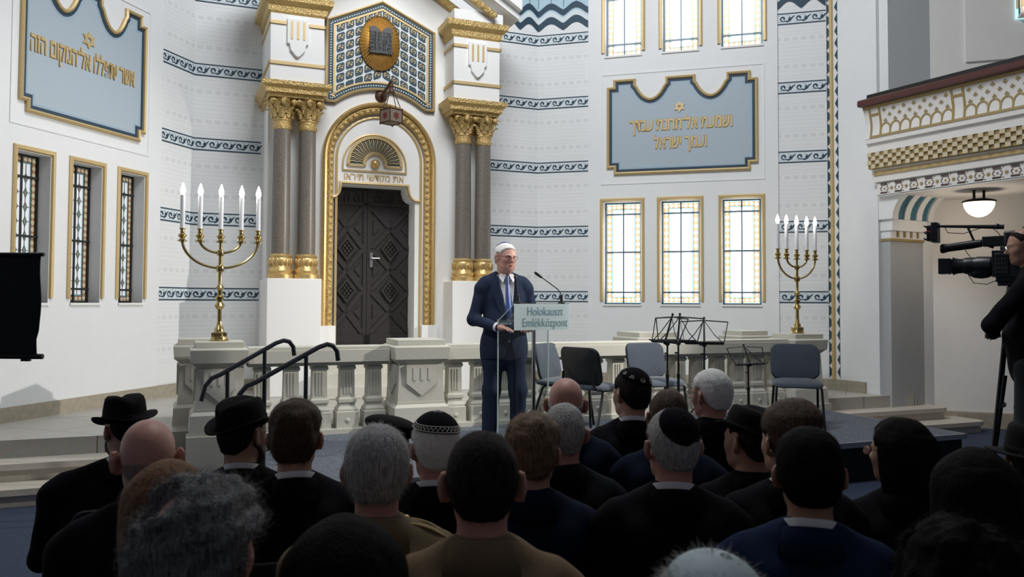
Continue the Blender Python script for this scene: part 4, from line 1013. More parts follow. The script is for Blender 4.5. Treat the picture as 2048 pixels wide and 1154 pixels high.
for i, (px, Y, fwd, lb) in enumerate((
        (1357, 8.05, (-.42, -.9), 'black folding music stand, foremost of the pair left of the white haired man'),
        (1409, 8.35, (-.2, -.98), 'black folding music stand right of the overlapping pair, above the white hair'),
        (1497, 8.35, (.45, -.9), 'black folding music stand with low tilted desk left of the end chair'),
        (1335, 7.95, (-.85, -.5), 'black folding music stand seen edge on at the far left of its row'))):
    o = ms if i == 0 else copy_tree(ms); o.scale = (1, 1, (1.10, 1.06, .80, 1.10)[i]); place(o, px, 800, ZS + .002, fwd, Y, lb, 'music stand', 'folding music stands on the stage')

# ------------------------------------------------------------------ handrails of the stage steps
pbr('rail_black', (.010, .012, .018), .35, .3)
def handrail(label, top, low, Yt, Yl):
    pt = atY(top[0], top[1], Yt); pl = atY(low[0], low[1], Yl); dr = (pt - pl); e = V((dr.x, dr.y, 0)).normalized()
    root = thing('handrail', label, 'handrail', (pl.x, pl.y, 0), kind='thing')
    q = MB(); pts = [pl + V((0, 0, -.16)) - e * .06, pl + V((0, 0, -.04)) - e * .03, pl + V((0, 0, .02))+e*.02]
    pts += [pl + dr * t for t in (.15, .5, .85, .97)] + [pt + e * .05 + V((0, 0, .012)), pt + e * .10, pt + e * .135 + V((0, 0, -.045)), pt + e * .145 + V((0, 0, -.12))]
    q.tube(pts, .019, 10); q.build('rail', 'rail_black', root)
    for t, zb in ((.26, 0.0), (.80, ZS)):
        p = pl + dr * t; q = MB(); q.tube([(p.x, p.y, zb), (p.x, p.y, p.z)], .016, 10); q.lathe([(.04, zb), (.04, zb + .012)], 12, (p.x, p.y, 0)); q.build('post', 'rail_black', root)
handrail('black tubular handrail of the stage steps, the farther one by the pedestal', (556, 684), (418, 762), 7.05, 6.72)
handrail('black tubular handrail of the stage steps, the nearer one behind the glasses hat man', (642, 692), (487, 778), 6.5, 6.15)

# ------------------------------------------------------------------ lectern with microphones
def glassy(name, tint, fac, rough=0.0, body=None):
    m, t, b = nt(name); L = t.links.new; t.nodes.remove(b); out = t.nodes['Material Output']
    tr = N(t, 'ShaderNodeBsdfTransparent'); tr.inputs[0].default_value = (*tint, 1)
    gl = N(t, 'ShaderNodeBsdfGlossy'); gl.inputs['Roughness'].default_value = rough
    lw = N(t, 'ShaderNodeLayerWeight', i_Blend=.25); mr = N(t, 'ShaderNodeMath', operation='MULTIPLY_ADD'); L(lw.outputs['Fresnel'], mr.inputs[0]); mr.inputs[1].default_value = .6; mr.inputs[2].default_value = fac
    mx = N(t, 'ShaderNodeMixShader'); L(mr.outputs[0], mx.inputs[0]); L(tr.outputs[0], mx.inputs[1]); L(gl.outputs[0], mx.inputs[2]); last = mx
    if body:
        df = N(t, 'ShaderNodeBsdfDiffuse'); df.inputs[0].default_value = (*body[0], 1); tl = N(t, 'ShaderNodeBsdfTranslucent'); tl.inputs[0].default_value = (*body[0], 1)
        ad = N(t, 'ShaderNodeMixShader', i_0=.4); L(df.outputs[0], ad.inputs[1]); L(tl.outputs[0], ad.inputs[2])
        m2 = N(t, 'ShaderNodeMixShader', i_0=body[1]); L(mx.outputs[0], m2.inputs[1]); L(ad.outputs[0], m2.inputs[2]); last = m2
    L(last.outputs[0], out.inputs[0])
glassy('clear_glass', (.95, .975, .97), .05); glassy('frosted_aqua', (.75, .93, .94), .03, .2, ((.90, .985, .99), .84)); glassy('glass_edge', (.75, .9, .88), .25, .1, ((.8, .9, .9), .5))
pbr('sign_text', (.16, .30, .36), .5); pbr('chrome', (.7, .7, .72), .12, 1.0); pbr('mic_black', (.01, .01, .012), .5); pbr('paper', (.82, .82, .80), .7)
YL = 6.80; pl_ = atY(1028, 640, YL); LF = Frame((pl_.x, pl_.y), 63.0)
uR_ = LF.on(1139, 632)[0]; zT, zB = LF.on(1084, 608)[1], LF.on(1084, 660)[1]; zM = LF.on(1035, 607)[1]
lec = thing('glass_lectern', 'clear glass lectern with a frosted aqua name plate in front of the speaker', 'lectern', LF(uR_ / 2, -.2, ZS), kind='thing')
q = MB(); q.box((0, 0, zB), (uR_, .012, zT), LF); pt_ = q.build('name_plate', 'frosted_aqua', lec, smooth=False)
for body, f in (('Holokauszt', .70), ('Emlékközpont', .27)):
    text_mesh(body, .105, 'lettering', 'sign_text', pt_, M.Translation(LF(uR_ * (.54 if f < .5 else .54), .014, zB + (zT - zB) * f - .03)) @ M.Rotation(pi / 2 - R(LF.ang), 4, 'Z') @ M.Rotation(pi / 2, 4, 'X'), .0004, .72, bold=-.001)
bz = LF.on(978, 650, -.36)[1]; zd = lambda d: zT - .005 + (d / -.36) * (bz - zT)
q = MB(); q.add([(0, 0, zT - .005), (uR_, 0, zT - .005), (uR_, -.36, bz), (0, -.36, bz), (0, 0, zT + .007), (uR_, 0, zT + .007), (uR_, -.36, bz + .012), (0, -.36, bz + .012)], [(0, 3, 2, 1), (4, 5, 6, 7), (0, 1, 5, 4), (1, 2, 6, 5), (2, 3, 7, 6), (3, 0, 4, 7)], LF); q.build('reading_desk', 'clear_glass', lec, smooth=False)
q = MB(); q.tube([(0, 0, zT), (0, -.36, bz + .006)], .0035, 5, fr=LF); q.tube([(uR_, 0, zT), (uR_, -.36, bz + .006)], .0035, 5, fr=LF); q.tube([(0, -.36, bz + .006), (uR_, -.36, bz + .006)], .0035, 5, fr=LF); q.build('desk_edge', 'glass_edge', lec)
ua, ub = LF.on(996, 700, -.25)[0], LF.on(1096, 700, -.25)[0]
q = MB(); q.box((ua, -.256, ZS + .015), (ub, -.244, zd(-.25)), LF); q.build('upright_panel', 'clear_glass', lec, smooth=False)
q = MB()
for u in (ua, ub): q.box((u - .003, -.258, ZS + .015), (u + .003, -.242, zd(-.25)), LF)
q.build('panel_edge', 'glass_edge', lec, smooth=False)
up = LF.on(1067, 760, -.10)[0]
q = MB(); q.tube([(up, -.10, ZS + .01), (up, -.10, zT - .02)], .017, 14, fr=LF); q.build('post', 'chrome', lec)
q = MB(); q.box((ua - .02, -.42, ZS + .001), (ub + .02, .03, ZS + .016), LF); q.build('base', 'glass_edge', lec, bev=.003)
q = MB(); uq = .10; q.add([(uq, -.06, zd(-.06) + .016), (uq + .21, -.06, zd(-.06) + .016), (uq + .21, -.33, zd(-.33) + .016), (uq, -.33, zd(-.33) + .016), (uq, -.06, zd(-.06) + .022), (uq + .21, -.06, zd(-.06) + .022), (uq + .21, -.33, zd(-.33) + .022), (uq, -.33, zd(-.33) + .022)], [(0, 3, 2, 1), (4, 5, 6, 7), (0, 1, 5, 4), (1, 2, 6, 5), (2, 3, 7, 6), (3, 0, 4, 7)], LF)
tag(q.build('speech_paper', 'paper', smooth=False), 'white speech papers lying on the glass lectern under the hand', 'paper', kind='thing')
def mic(label, base, pts, head):
    b = LF.on(*base, -.03); root = thing('microphone', label, 'microphone', LF(b[0], -.03, zT), kind='thing')
    W_ = [LF(*((lambda c: (c[0], -.03 - k * .012, c[1]))(LF.on(x, y, -.03 - k * .012)))) for k, (x, y) in enumerate([base] + pts)]
    q = MB(); q.lathe([(.030, zT + .002), (.030, zT + .014), (.014, zT + .02), (.011, zT + .075), (.006, zT + .08)], 14, (W_[0].x, W_[0].y, 0)); q.build('mic_base', 'mic_black', root)
    q = MB(); sm = [tuple(W_[0].lerp(W_[0], 1) + V((0, 0, .0)))] + [tuple(p) for p in W_[1:]]; q.tube(sm, .0045, 8); q.build('gooseneck', 'mic_black', root)
    a = W_[-1]; dirv = (W_[-1] - W_[-2]).normalized(); q = MB(); q.tube([a, a + dirv * .02, a + dirv * (head * .8), a + dirv * head], [.006, .012, .013, .009], 10); q.build('mic_capsule', 'mic_black', root)
mic('gooseneck microphone at the right end of the lectern, bent towards the speaker', (1123, 606), [(1123, 594), (1121, 586), (1116, 579), (1100, 567), (1085, 556)], .085)
mic('thin upright gooseneck microphone at the left end of the lectern', (1036, 606), [(1036, 592), (1034, 575), (1032, 562)], .05)

# ------------------------------------------------------------------ black screen at the far left
scn = thing('projection_screen', 'black back of a roll-up screen on a stand at the left edge', 'screen', (-3.35, 4.75, 0), kind='thing')
tl, br_ = atY(86, 509, 4.8), atY(84, 713, 4.8); q = MB(); n = 12
SF = lambda u, d, z: V((br_.x - .02 - u, 4.8 + d + u * .05, z)); prof = [(.006 * sin(9 * k / n) + (.012 if k < 3 else 0), br_.z + (tl.z - br_.z) * k / n) for k in range(n + 1)]
vs = [(o, d, z) for d in (0, .006) for o, z in prof] + [(1.3, d, z) for d in (0, .006) for o, z in prof]; m1 = n + 1
q.add(vs, [(k, k + 1, 2 * m1 + k + 1, 2 * m1 + k) for k in range(n)] + [(m1 + k, m1 + k + 1, 3 * m1 + k + 1, 3 * m1 + k) for k in range(n)] + [(k, k + 1, m1 + k + 1, m1 + k) for k in range(n)], SF); q.build('cloth', 'skirt_black', scn)
q = MB(); q.tube([(-.02, .0, tl.z), (1.32, 0, tl.z)], .012, 8, fr=SF); q.build('top_bar', 'black_metal', scn)
q = MB(); q.tube([(-.025, .0, br_.z), (1.32, 0, br_.z)], .016, 8, fr=SF); q.box((.05, -.012, br_.z - .028), (.10, .012, br_.z), SF); q.build('bottom_bar', 'black_metal', scn)
q = MB(); q.tube([(.65, .05, .02), (.65, .05, tl.z + .1)], .016, 8, fr=SF); q.build('pole', 'black_metal', scn)
for k in range(3): a = 2 * pi * k / 3 + .3; q = MB(); q.tube([(.65, .05, .45), (.65 + .32 * cos(a), .05 + .32 * sin(a), .012)], .011, 6, fr=SF); q.build('leg', 'black_metal', scn)

# ------------------------------------------------------------------ television camera on tripod
pbr('cam_black', (.011, .013, .018), .38, bump=.05, bscale=150); pbr('cam_grey', (.05, .055, .065), .35); pbr('lens_glass', (.02, .03, .06), .05, coat=1.0); pbr('cable', (.01, .01, .01), .5); pbr('red_mark', (.4, .03, .05), .5)
RISE = .36; cpos = atY(2030, 530, 5.55); cang = atan2(-(-.80), .60); CM = M.Translation(cpos) @ M.Rotation(cang, 4, 'Z')
cf = lambda x, y, z: CM @ V((x, y, z))
tvc = thing('television_camera', 'black shoulder television camera with long lens on the tripod at right', 'camera', cpos, kind='thing')
q = MB(); q.box((-.055, -.20, -.08), (.055, .13, .10), cf); q.box((-.05, -.16, .10), (.05, .08, .125), cf); q.box((-.06, .03, -.06), (-.055, .11, .08), cf); body = q.build('camera_body', 'cam_black', tvc, bev=.012)
q = MB()
for i in range(4):
    for j in range(5): q.ball((-.057, .05 + .0 * i + .018 * i, -.05 + .03 * j), .006, 6, cf)
q.build('buttons', 'cam_grey', body)
def yl(prof, z0, x0=0, n=24): # lathe about the local y axis
    return lambda mb: mb.lathe([(r, y) for r, y in prof], n, fr=lambda a, b, y: cf(a + x0, y, b + z0))
q = MB(); yl([(.045, .12), (.062, .14), (.064, .22), (.058, .235), (.060, .25), (.056, .30), (.050, .305), (.052, .34), (.058, .36), (.064, .37)], .0)(q); q.ball((0, .20, -.045), (.05, .085, .045), 12, cf); q.build('lens', 'cam_black', tvc)
q = MB(); q.lathe([(.062, .365), (.074, .385), (.078, .455), (.072, .458), (.06, .40)], 4, fr=lambda a, b, y: cf(a * 1.15, y, b), a0=pi / 4, caps=False); q.lathe([(.06, .39), (.058, .40), (.001, .402)], 20, fr=lambda a, b, y: cf(a, y, b), mi=1); q.build('lens_hood', ['cam_black', 'lens_glass'], tvc, bev=.006)
q = MB(); q.tube([(0, -.12, .20), (0, .0, .185), (0, .12, .17), (0, .14, .12)], .017, 10, fr=cf); q.tube([(0, -.12, .20), (0, -.16, .12)], .017, 10, fr=cf); q.build('handle', 'cam_black', tvc)
q = MB(); q.box((-.03, .05, .13), (.04, .19, .20), cf); q.lathe([(.026, .19), (.03, .26), (.028, .40), (.034, .43), (.03, .45)], 14, fr=lambda a, b, y: cf(a, y, b + .155 - (y - .19) * .12)); q.build('microphone_tube', 'cam_black', tvc, bev=.006)
q = MB(); q.tube([(0, .06, .26), (0, .30, .275), (0, .46, .285)], [.016, .011, .009], 10, fr=cf); q.tube([(0, .28, .275), (.0, .24, .17)], .008, 8, fr=cf); q.ball((0, .1, .265), .02, 8, cf); q.build('monitor_arm', 'cam_black', tvc)
q = MB(); q.box((-.06, .46, .17), (.06, .50, .31), cf); q.box((-.05, .50, .18), (.05, .53, .29), cf)
for k in range(3): q.tube([(-.065, .535, .19 + .045 * k), (-.03, .55, .20 + .045 * k), (-.0, .535, .19 + .045 * k)], .007, 6, fr=cf)
mon = q.build('monitor', 'cam_black', tvc, bev=.01)
q = MB(); q.tube([(-.066, .50, .24), (-.068, .52, .25), (-.04, .54, .245)], .004, 5, fr=cf); q.build('red_cable', 'red_mark', mon)
q = MB(); q.box((-.05, -.06, .12), (.07, .06, .23), cf); q.lathe([(.03, -.06), (.038, -.12), (.044, -.17)], 14, fr=lambda a, b, y: cf(a - .0, y, b + .175)); q.build('viewfinder', 'cam_black', tvc, bev=.015)
q = MB(); q.tube([(.0, -.05, .24), (.0, -.25, .30), (.0, -.34, .325)], [.016, .02, .024], 10, fr=cf); q.ball((0, -.36, .34), (.04, .03, .03), 8, cf); q.build('rear_arm', 'cam_black', tvc)
q = MB()
for pts in ([(0, .42, .275), (-.02, .40, .235), (-.02, .30, .225), (-.02, .22, .25), (0, .18, .265)], [(-.03, .30, .13), (-.035, .28, .09), (-.035, .26, .06)], [(-.04, .28, -.05), (-.05, .24, -.12), (-.05, .16, -.13), (-.05, .10, -.10)], [(0, .14, .265), (-.02, .10, .23), (-.02, .08, .20)]): q.tube(pts, .0028, 5, fr=cf)
q.build('cable', 'cable', tvc)
q = MB(); q.box((-.045, -.13, -.115), (.045, .11, -.08), cf); q.box((-.04, -.02, -.14), (.04, .10, -.115), cf); q.build('base_plate', 'cam_black', tvc, bev=.005)
tri = thing('camera_tripod', 'black two stage tripod legs under the television camera', 'tripod', (cpos.x, cpos.y, RISE), kind='thing')
hz = cpos.z - .14
q = MB(); q.lathe([(.05, hz - .12), (.06, hz - .06), (.055, hz - .01), (.04, hz)], 16, (cpos.x, cpos.y, 0)); q.build('tripod_head', 'cam_black', tri)
for k in range(3):
    a = 2 * pi * k / 3 + 2.35; dv = V((cos(a), sin(a), 0)); sv = V((-sin(a), cos(a), 0)); top = V((cpos.x, cpos.y, hz - .10)); foot = V((cpos.x, cpos.y, RISE + .02)) + dv * .17
    q = MB(); mid = top.lerp(foot, .55)
    for s in (-1, 1):
        q.tube([top + dv * .04 + sv * .028 * s, top.lerp(foot, .98) + sv * .028 * s], .0115, 8)
    q.tube([top.lerp(foot, .40), foot + V((0, 0, .0))], .0125, 8)
    for t in (.22, .56, .86):
        c = top.lerp(foot, t); q.tube([c - sv * .045, c + sv * .045], .020, 8)
    q.ball(foot, (.022, .022, .02), 8); q.build('leg', 'cam_black', tri)
rs = MB(); rs.box((2.80, 4.75, 0), (4.6, 6.1, RISE)); tag(rs.build('camera_riser', 'skirt_black', smooth=False), 'black riser under the cameraman and tripod at right', 'riser', kind='thing')
# ------------------------------------------------------------------ people: smooth blended volumes turned into one surface
def smin(a, b, k):
    if k <= 0: return np.minimum(a, b)
    h = np.maximum(k - np.abs(a - b), 0) / k
    return np.minimum(a, b) - h * h * k * .25
class SDF:
    def __init__(s, lo, hi, h):
        s.lo = np.array(lo, float); s.h = h; n = np.ceil((np.array(hi) - s.lo) / h).astype(int) + 1
        s.ax = [s.lo[i] + h * np.arange(n[i]) for i in range(3)]; s.D = np.full(n, .5, np.float32)
    def sl(s, lo, hi):
        a = [max(0, int((lo[i] - s.lo[i]) / s.h)) for i in range(3)]; b = [min(s.D.shape[i], int((hi[i] - s.lo[i]) / s.h) + 2) for i in range(3)]
        if any(b[i] <= a[i] for i in range(3)): return None
        sl = tuple(slice(a[i], b[i]) for i in range(3))
        X, Y, Z = np.meshgrid(*[s.ax[i][sl[i]] for i in range(3)], indexing='ij', sparse=True); return sl, X, Y, Z
    def put(s, fn, lo, hi, k, sub=False):
        q = s.sl(np.array(lo) - .05, np.array(hi) + .05)
        if q is None: return
        sl, X, Y, Z = q; d = fn(X, Y, Z).astype(np.float32)
        s.D[sl] = -smin(-s.D[sl], d, k) if sub else smin(s.D[sl], d, k)
    def cap(s, a, b, ra, rb=None, k=.02, fy=1.0):
        rb = ra if rb is None else rb; a = np.array(a, float); b = np.array(b, float); ba = b - a; l2 = max(ba @ ba, 1e-9)
        def f(X, Y, Z):
            x, y, z = X - a[0], Y - a[1], Z - a[2]
            t = np.clip((x * ba[0] + y * ba[1] + z * ba[2]) / l2, 0, 1)
            return np.sqrt((x - t * ba[0]) ** 2 + ((y - t * ba[1]) / fy) ** 2 + (z - t * ba[2]) ** 2) - (ra + (rb - ra) * t)
        r = max(ra, rb) * max(1, fy); s.put(f, np.minimum(a, b) - r, np.maximum(a, b) + r, k); return s
    def ell(s, c, r, rot=None, k=.02, sub=False):
        c = np.array(c, float); r = np.array(r if hasattr(r, '__len__') else (r,) * 3, float)
        def f(X, Y, Z):
            x, y, z = X - c[0], Y - c[1], Z - c[2]
            if rot is not None: x, y, z = [rot[0, i] * x + rot[1, i] * y + rot[2, i] * z for i in range(3)]
            k0 = np.sqrt((x / r[0]) ** 2 + (y / r[1]) ** 2 + (z / r[2]) ** 2); k1 = np.sqrt((x / r[0] ** 2) ** 2 + (y / r[1] ** 2) ** 2 + (z / r[2] ** 2) ** 2)
            return k0 * (k0 - 1) / np.maximum(k1, 1e-6)
        m = r.max(); s.put(f, c - m, c + m, k, sub); return s
    def mesh(s):
        D = s.D; I = D < 0; nx, ny, nz = D.shape
        cr = np.zeros((nx - 1, ny - 1, nz - 1), np.int8); c8 = [(i, j, k) for i in (0, 1) for j in (0, 1) for k in (0, 1)]
        for i, j, k in c8: cr += I[i:nx - 1 + i, j:ny - 1 + j, k:nz - 1 + k]
        act = (cr > 0) & (cr < 8); idx = -np.ones(act.shape, np.int64); cells = np.argwhere(act); idx[act] = np.arange(len(cells))
        acc = np.zeros((len(cells), 3)); cnt = np.zeros(len(cells)); ci = cells.T
        for ax in range(3):
            for a in (0, 1):
                for b in (0, 1):
                    o = [0, 0, 0]; o[(ax + 1) % 3] = a; o[(ax + 2) % 3] = b; p = o.copy(); p[ax] = 1
                    d0 = D[ci[0] + o[0], ci[1] + o[1], ci[2] + o[2]]; d1 = D[ci[0] + p[0], ci[1] + p[1], ci[2] + p[2]]
                    m = (d0 < 0) != (d1 < 0); t = np.where(m, d0 / np.where(d0 == d1, 1, d0 - d1), 0)
                    q = np.tile(np.array(o, float), (len(cells), 1)); q[:, ax] = t; acc += q * m[:, None]; cnt += m
        Vt = s.lo + (cells + acc / np.maximum(cnt, 1)[:, None]) * s.h; F = []
        for ax in range(3):
            u, w = (ax + 1) % 3, (ax + 2) % 3; sl0 = [slice(None)] * 3; sl1 = [slice(None)] * 3; sl0[ax] = slice(0, -1); sl1[ax] = slice(1, None)
            e = np.argwhere(I[tuple(sl0)] != I[tuple(sl1)]); e = e[(e[:, u] > 0) & (e[:, w] > 0) & (e[:, u] < D.shape[u] - 1) & (e[:, w] < D.shape[w] - 1)]
            q = []
            for a, b in ((1, 1), (0, 1), (0, 0), (1, 0)):
                c = e.copy(); c[:, u] -= a; c[:, w] -= b; q.append(idx[c[:, 0], c[:, 1], c[:, 2]])
            q = np.stack(q, 1); fl = I[e[:, 0], e[:, 1], e[:, 2]]; q[~fl] = q[~fl][:, ::-1]; F.append(q)
        return Vt, np.concatenate(F)
def np_mesh(name, Vt, F, mats, parent, mi=None, smooth=True):
    me = bpy.data.meshes.new(name); me.vertices.add(len(Vt)); me.vertices.foreach_set('co', np.ascontiguousarray(Vt, np.float32).ravel())
    n = F.shape[1]; me.loops.add(F.size); me.loops.foreach_set('vertex_index', F.astype(np.int32).ravel()); me.polygons.add(len(F)); me.polygons.foreach_set('loop_start', np.arange(0, F.size, n, dtype=np.int32))
    for m in mats: me.materials.append(MATS[m])
    if mi is not None: me.polygons.foreach_set('material_index', np.asarray(mi, np.int32))
    if smooth: me.polygons.foreach_set('use_smooth', [True] * len(F))
    me.update(calc_edges=True); return link(name, me, parent, False)
def vnormals(Vt, F):
    a = np.cross(Vt[F[:, 2]] - Vt[F[:, 0]], Vt[F[:, 3]] - Vt[F[:, 1]]); Nn = np.zeros_like(Vt)
    for i in range(4): np.add.at(Nn, F[:, i], a)
    return Nn / np.maximum(np.linalg.norm(Nn, axis=1), 1e-9)[:, None]
def noise3(P, sc, seed=0):
    rng = np.random.RandomState(seed); o = 0
    for k in range(5):
        w = rng.normal(size=(3,)) * sc; w2 = rng.normal(size=(3,)) * sc; o = o + np.sin(P @ w + rng.rand() * 6) * np.sin(P @ w2 + rng.rand() * 6)
    return o / 2.5

def skin(name, col, red=.5):
    m, t, b = nt(name); L = t.links.new; b.inputs['Roughness'].default_value = .5
    b.inputs['Subsurface Weight'].default_value = .12; b.inputs['Subsurface Radius'].default_value = (.02, .008, .004); b.inputs['Subsurface Scale'].default_value = .5
    tc = N(t, 'ShaderNodeTexCoord'); n = N(t, 'ShaderNodeTexNoise', i_Scale=22.0, i_Detail=4.0); L(tc.outputs['Object'], n.inputs[0])
    mx = N(t, 'ShaderNodeMix', data_type='RGBA'); mx.inputs[6].default_value = (*[c * .82 for c in col], 1); mx.inputs[7].default_value = (col[0] * 1.1, col[1] * 1.05, col[2] * 1.02, 1)
    L(n.outputs[0], mx.inputs[0]); L(mx.outputs[2], b.inputs['Base Color'])
    n2 = N(t, 'ShaderNodeTexNoise', i_Scale=240.0); L(tc.outputs['Object'], n2.inputs[0]); bp = N(t, 'ShaderNodeBump', i_Strength=.15, i_Distance=.004); L(n2.outputs[0], bp.inputs['Height']); L(bp.outputs[0], b.inputs['Normal'])
skin('skin_fair', (.56, .33, .25)); skin('skin_pink', (.60, .32, .26)); skin('skin_tan', (.46, .26, .18)); skin('skin_pale', (.66, .44, .36))
def hairmat(name, c0, c1, rough=.6, spec=.2):
    m, t, b = nt(name); L = t.links.new; b.inputs['Roughness'].default_value = rough; b.inputs['Specular IOR Level'].default_value = spec
    tc = N(t, 'ShaderNodeTexCoord'); mp = N(t, 'ShaderNodeMapping'); mp.inputs['Scale'].default_value = (220, 220, 26); L(tc.outputs['Object'], mp.inputs[0])
    n = N(t, 'ShaderNodeTexNoise', i_Scale=1.0, i_Detail=3.0); L(mp.outputs[0], n.inputs[0]); r = N(t, 'ShaderNodeValToRGB'); r.color_ramp.elements[0].color = (*c0, 1); r.color_ramp.elements[1].color = (*c1, 1); r.color_ramp.elements[0].position = .35; r.color_ramp.elements[1].position = .65
    L(n.outputs[0], r.inputs[0]); L(r.outputs[0], b.inputs['Base Color']); bp = N(t, 'ShaderNodeBump', i_Strength=.5, i_Distance=.01); L(n.outputs[0], bp.inputs['Height']); L(bp.outputs[0], b.inputs['Normal'])
hairmat('hair_black', (.004, .0035, .0035), (.013, .011, .010), .75, .06); hairmat('hair_dark', (.010, .007, .006), (.032, .023, .019), .7, .1); hairmat('hair_brown', (.035, .018, .010), (.09, .05, .028)); hairmat('hair_fair', (.10, .06, .035), (.24, .15, .09))
hairmat('hair_auburn', (.085, .034, .012), (.23, .10, .04)); hairmat('hair_grey', (.22, .215, .21), (.52, .51, .50)); hairmat('hair_darkgrey', (.06, .06, .062), (.26, .255, .25)); hairmat('hair_white', (.72, .71, .69), (.93, .92, .90)); hairmat('stubble_grey', (.25, .17, .14), (.38, .28, .24))
for nm, c in (('suit_black', (.006, .006, .008)), ('suit_navy', (.007, .012, .030)), ('suit_blue', (.010, .022, .058)), ('suit_charcoal', (.010, .011, .014)), ('coat_camel', (.22, .155, .095)), ('coat_khaki', (.20, .155, .095)), ('speaker_suit', (.022, .032, .062))):
    pbr(nm, c, .9, bump=.10, bscale=300, var=.25, scale=200, spec=.12)
pbr('shirt_white', (.78, .79, .82), .7, bump=.05); pbr('tie_blue', (.02, .07, .30), .45); pbr('felt_black', (.009, .009, .010), .9, bump=.1, bscale=300, spec=.15); pbr('hat_ribbon', (.006, .006, .007), .8, spec=.1); pbr('velvet_black', (.006, .006, .008), .95, spec=.1)
pbr('kippah_blue', (.03, .07, .24), .7); pbr('kippah_pale', (.50, .62, .66), .6); pbr('thread_silver', (.62, .60, .54), .5); pbr('shoe_black', (.008, .008, .008), .25); pbr('eye_white', (.75, .73, .70), .3); pbr('iris', (.03, .025, .02), .2); pbr('lip', (.42, .17, .15), .5); pbr('spec_frame', (.03, .025, .022), .3, .5); glassy('spec_lens', (.97, .98, .98), .06); pbr('jeans_dark', (.012, .014, .02), .85)

def rotm(yaw=0, pitch=0, roll=0): return np.array(M.Rotation(R(yaw), 3, 'Z') @ M.Rotation(R(pitch), 3, 'X') @ M.Rotation(R(roll), 3, 'Y'))
def head_prims(S, hc, Rm, hs=1.0, ear=1.0, face=True, neck=None, fat=1.0):
    W = lambda p: hc + Rm @ (np.array(p, float) * hs); r_ = lambda *r: tuple(x * hs for x in r)
    S.ell(W((0, -.014, .032)), r_(.076 * (1 + (fat - 1) * .4), .096, .084), Rm, .02); S.ell(W((0, -.045, -.01)), r_(.066, .058, .07), Rm, .03)
    S.ell(W((0, .036, -.012)), r_(.062 * fat, .056, .088), Rm, .03); S.ell(W((0, .038, -.068)), r_(.050 * fat, .050, .048), Rm, .03)
    S.cap(W((-.040 * fat, -.0, -.058)), W((-.03, .05, -.085)), .022 * hs, .018 * hs, .03); S.cap(W((.040 * fat, -.0, -.058)), W((.03, .05, -.085)), .022 * hs, .018 * hs, .03)
    for sx in (-1, 1):
        S.ell(W((sx * .036 * fat, .056, -.026)), r_(.026, .026, .026), Rm, .025)
        if face: S.ell(W((sx * .031, .098, .004)), r_(.016, .014, .011), Rm, .012, True); S.cap(W((sx * .012, .089, .020)), W((sx * .046, .076, .018)), .008 * hs, .007 * hs, .012)
        if face: S.ell(W((sx * .030, .077, .003)), .0125 * hs, Rm, .003)
        e = Rm @ rotm(sx * 30, 8, 0)
        S.ell(W((sx * (.083 + .006 * ear), -.012, -.008)), r_(.009, .023 * ear, .034 * ear), e, .006); S.ell(W((sx * .094, -.002, -.006)), r_(.007, .011, .018), e, .006, True)
        S.ell(W((sx * .077, -.0, -.036)), r_(.007, .008, .010), Rm, .008)
    if face:
        S.cap(W((0, .088, .008)), W((0, .112, -.030)), .0085 * hs, .0125 * hs, .014)
        for sx in (-1, 1): S.ell(W((sx * .012, .099, -.034)), r_(.0085, .010, .008), Rm, .008)
        S.cap(W((-.021, .083, -.060)), W((.021, .083, -.060)), .0075 * hs, .0075 * hs, .008); S.cap(W((-.018, .084, -.072)), W((.018, .084, -.072)), .008 * hs, .008 * hs, .008)
        S.cap(W((-.022, .094, -.066)), W((.022, .094, -.066)), .0028 * hs, .0028 * hs, .004) if False else None
        S.ell(W((0, .076, -.097)), r_(.020, .016, .015), Rm, .02)
def hand_prims(S, wr, d, palm_n, side, curl=.5, s=1.0):
    """five fingers; d: direction of the hand, palm_n: out of the palm, side +1 = thumb to the right of d seen against palm_n"""
    d = np.array(d, float); d /= np.linalg.norm(d); n = np.array(palm_n, float); n -= d * (n @ d); n /= np.linalg.norm(n); t = np.cross(d, n) * side
    c = np.array(wr, float); S.cap(c, c + d * .03 * s, .024 * s, .028 * s, .02)
    for o in (-.028, -.010, .010, .027): S.cap(c + d * .02 * s + t * o * .6 * s, c + d * .085 * s + t * o * s, .014 * s, .0115 * s, .016)
    for o, ln, r in ((.030, .070, .0085), (.010, .080, .009), (-.010, .074, .0085), (-.029, .058, .0075)):
        p = c + d * .088 * s + t * o * s; a = curl * .5; dd = d
        for j, f in enumerate((.45, .32, .23)):
            dd = d * cos(a) + n * sin(a); q = p + dd * ln * f * s; S.cap(p, q, r * (1 - .1 * j) * s, r * (.9 - .1 * j) * s, .005); p = q; a += curl * .75
    p = c + d * .025 * s + t * .026 * s; a1 = p + (d * .6 + t * .75 + n * .25) * .042 * s; a2 = a1 + (d * .9 + t * .25 + n * .25) * .034 * s; a3 = a2 + (d * .95 + n * .25) * .024 * s
    S.cap(p, a1, .014 * s, .011 * s, .014); S.cap(a1, a2, .0105 * s, .009 * s, .006); S.cap(a2, a3, .009 * s, .007 * s, .005)

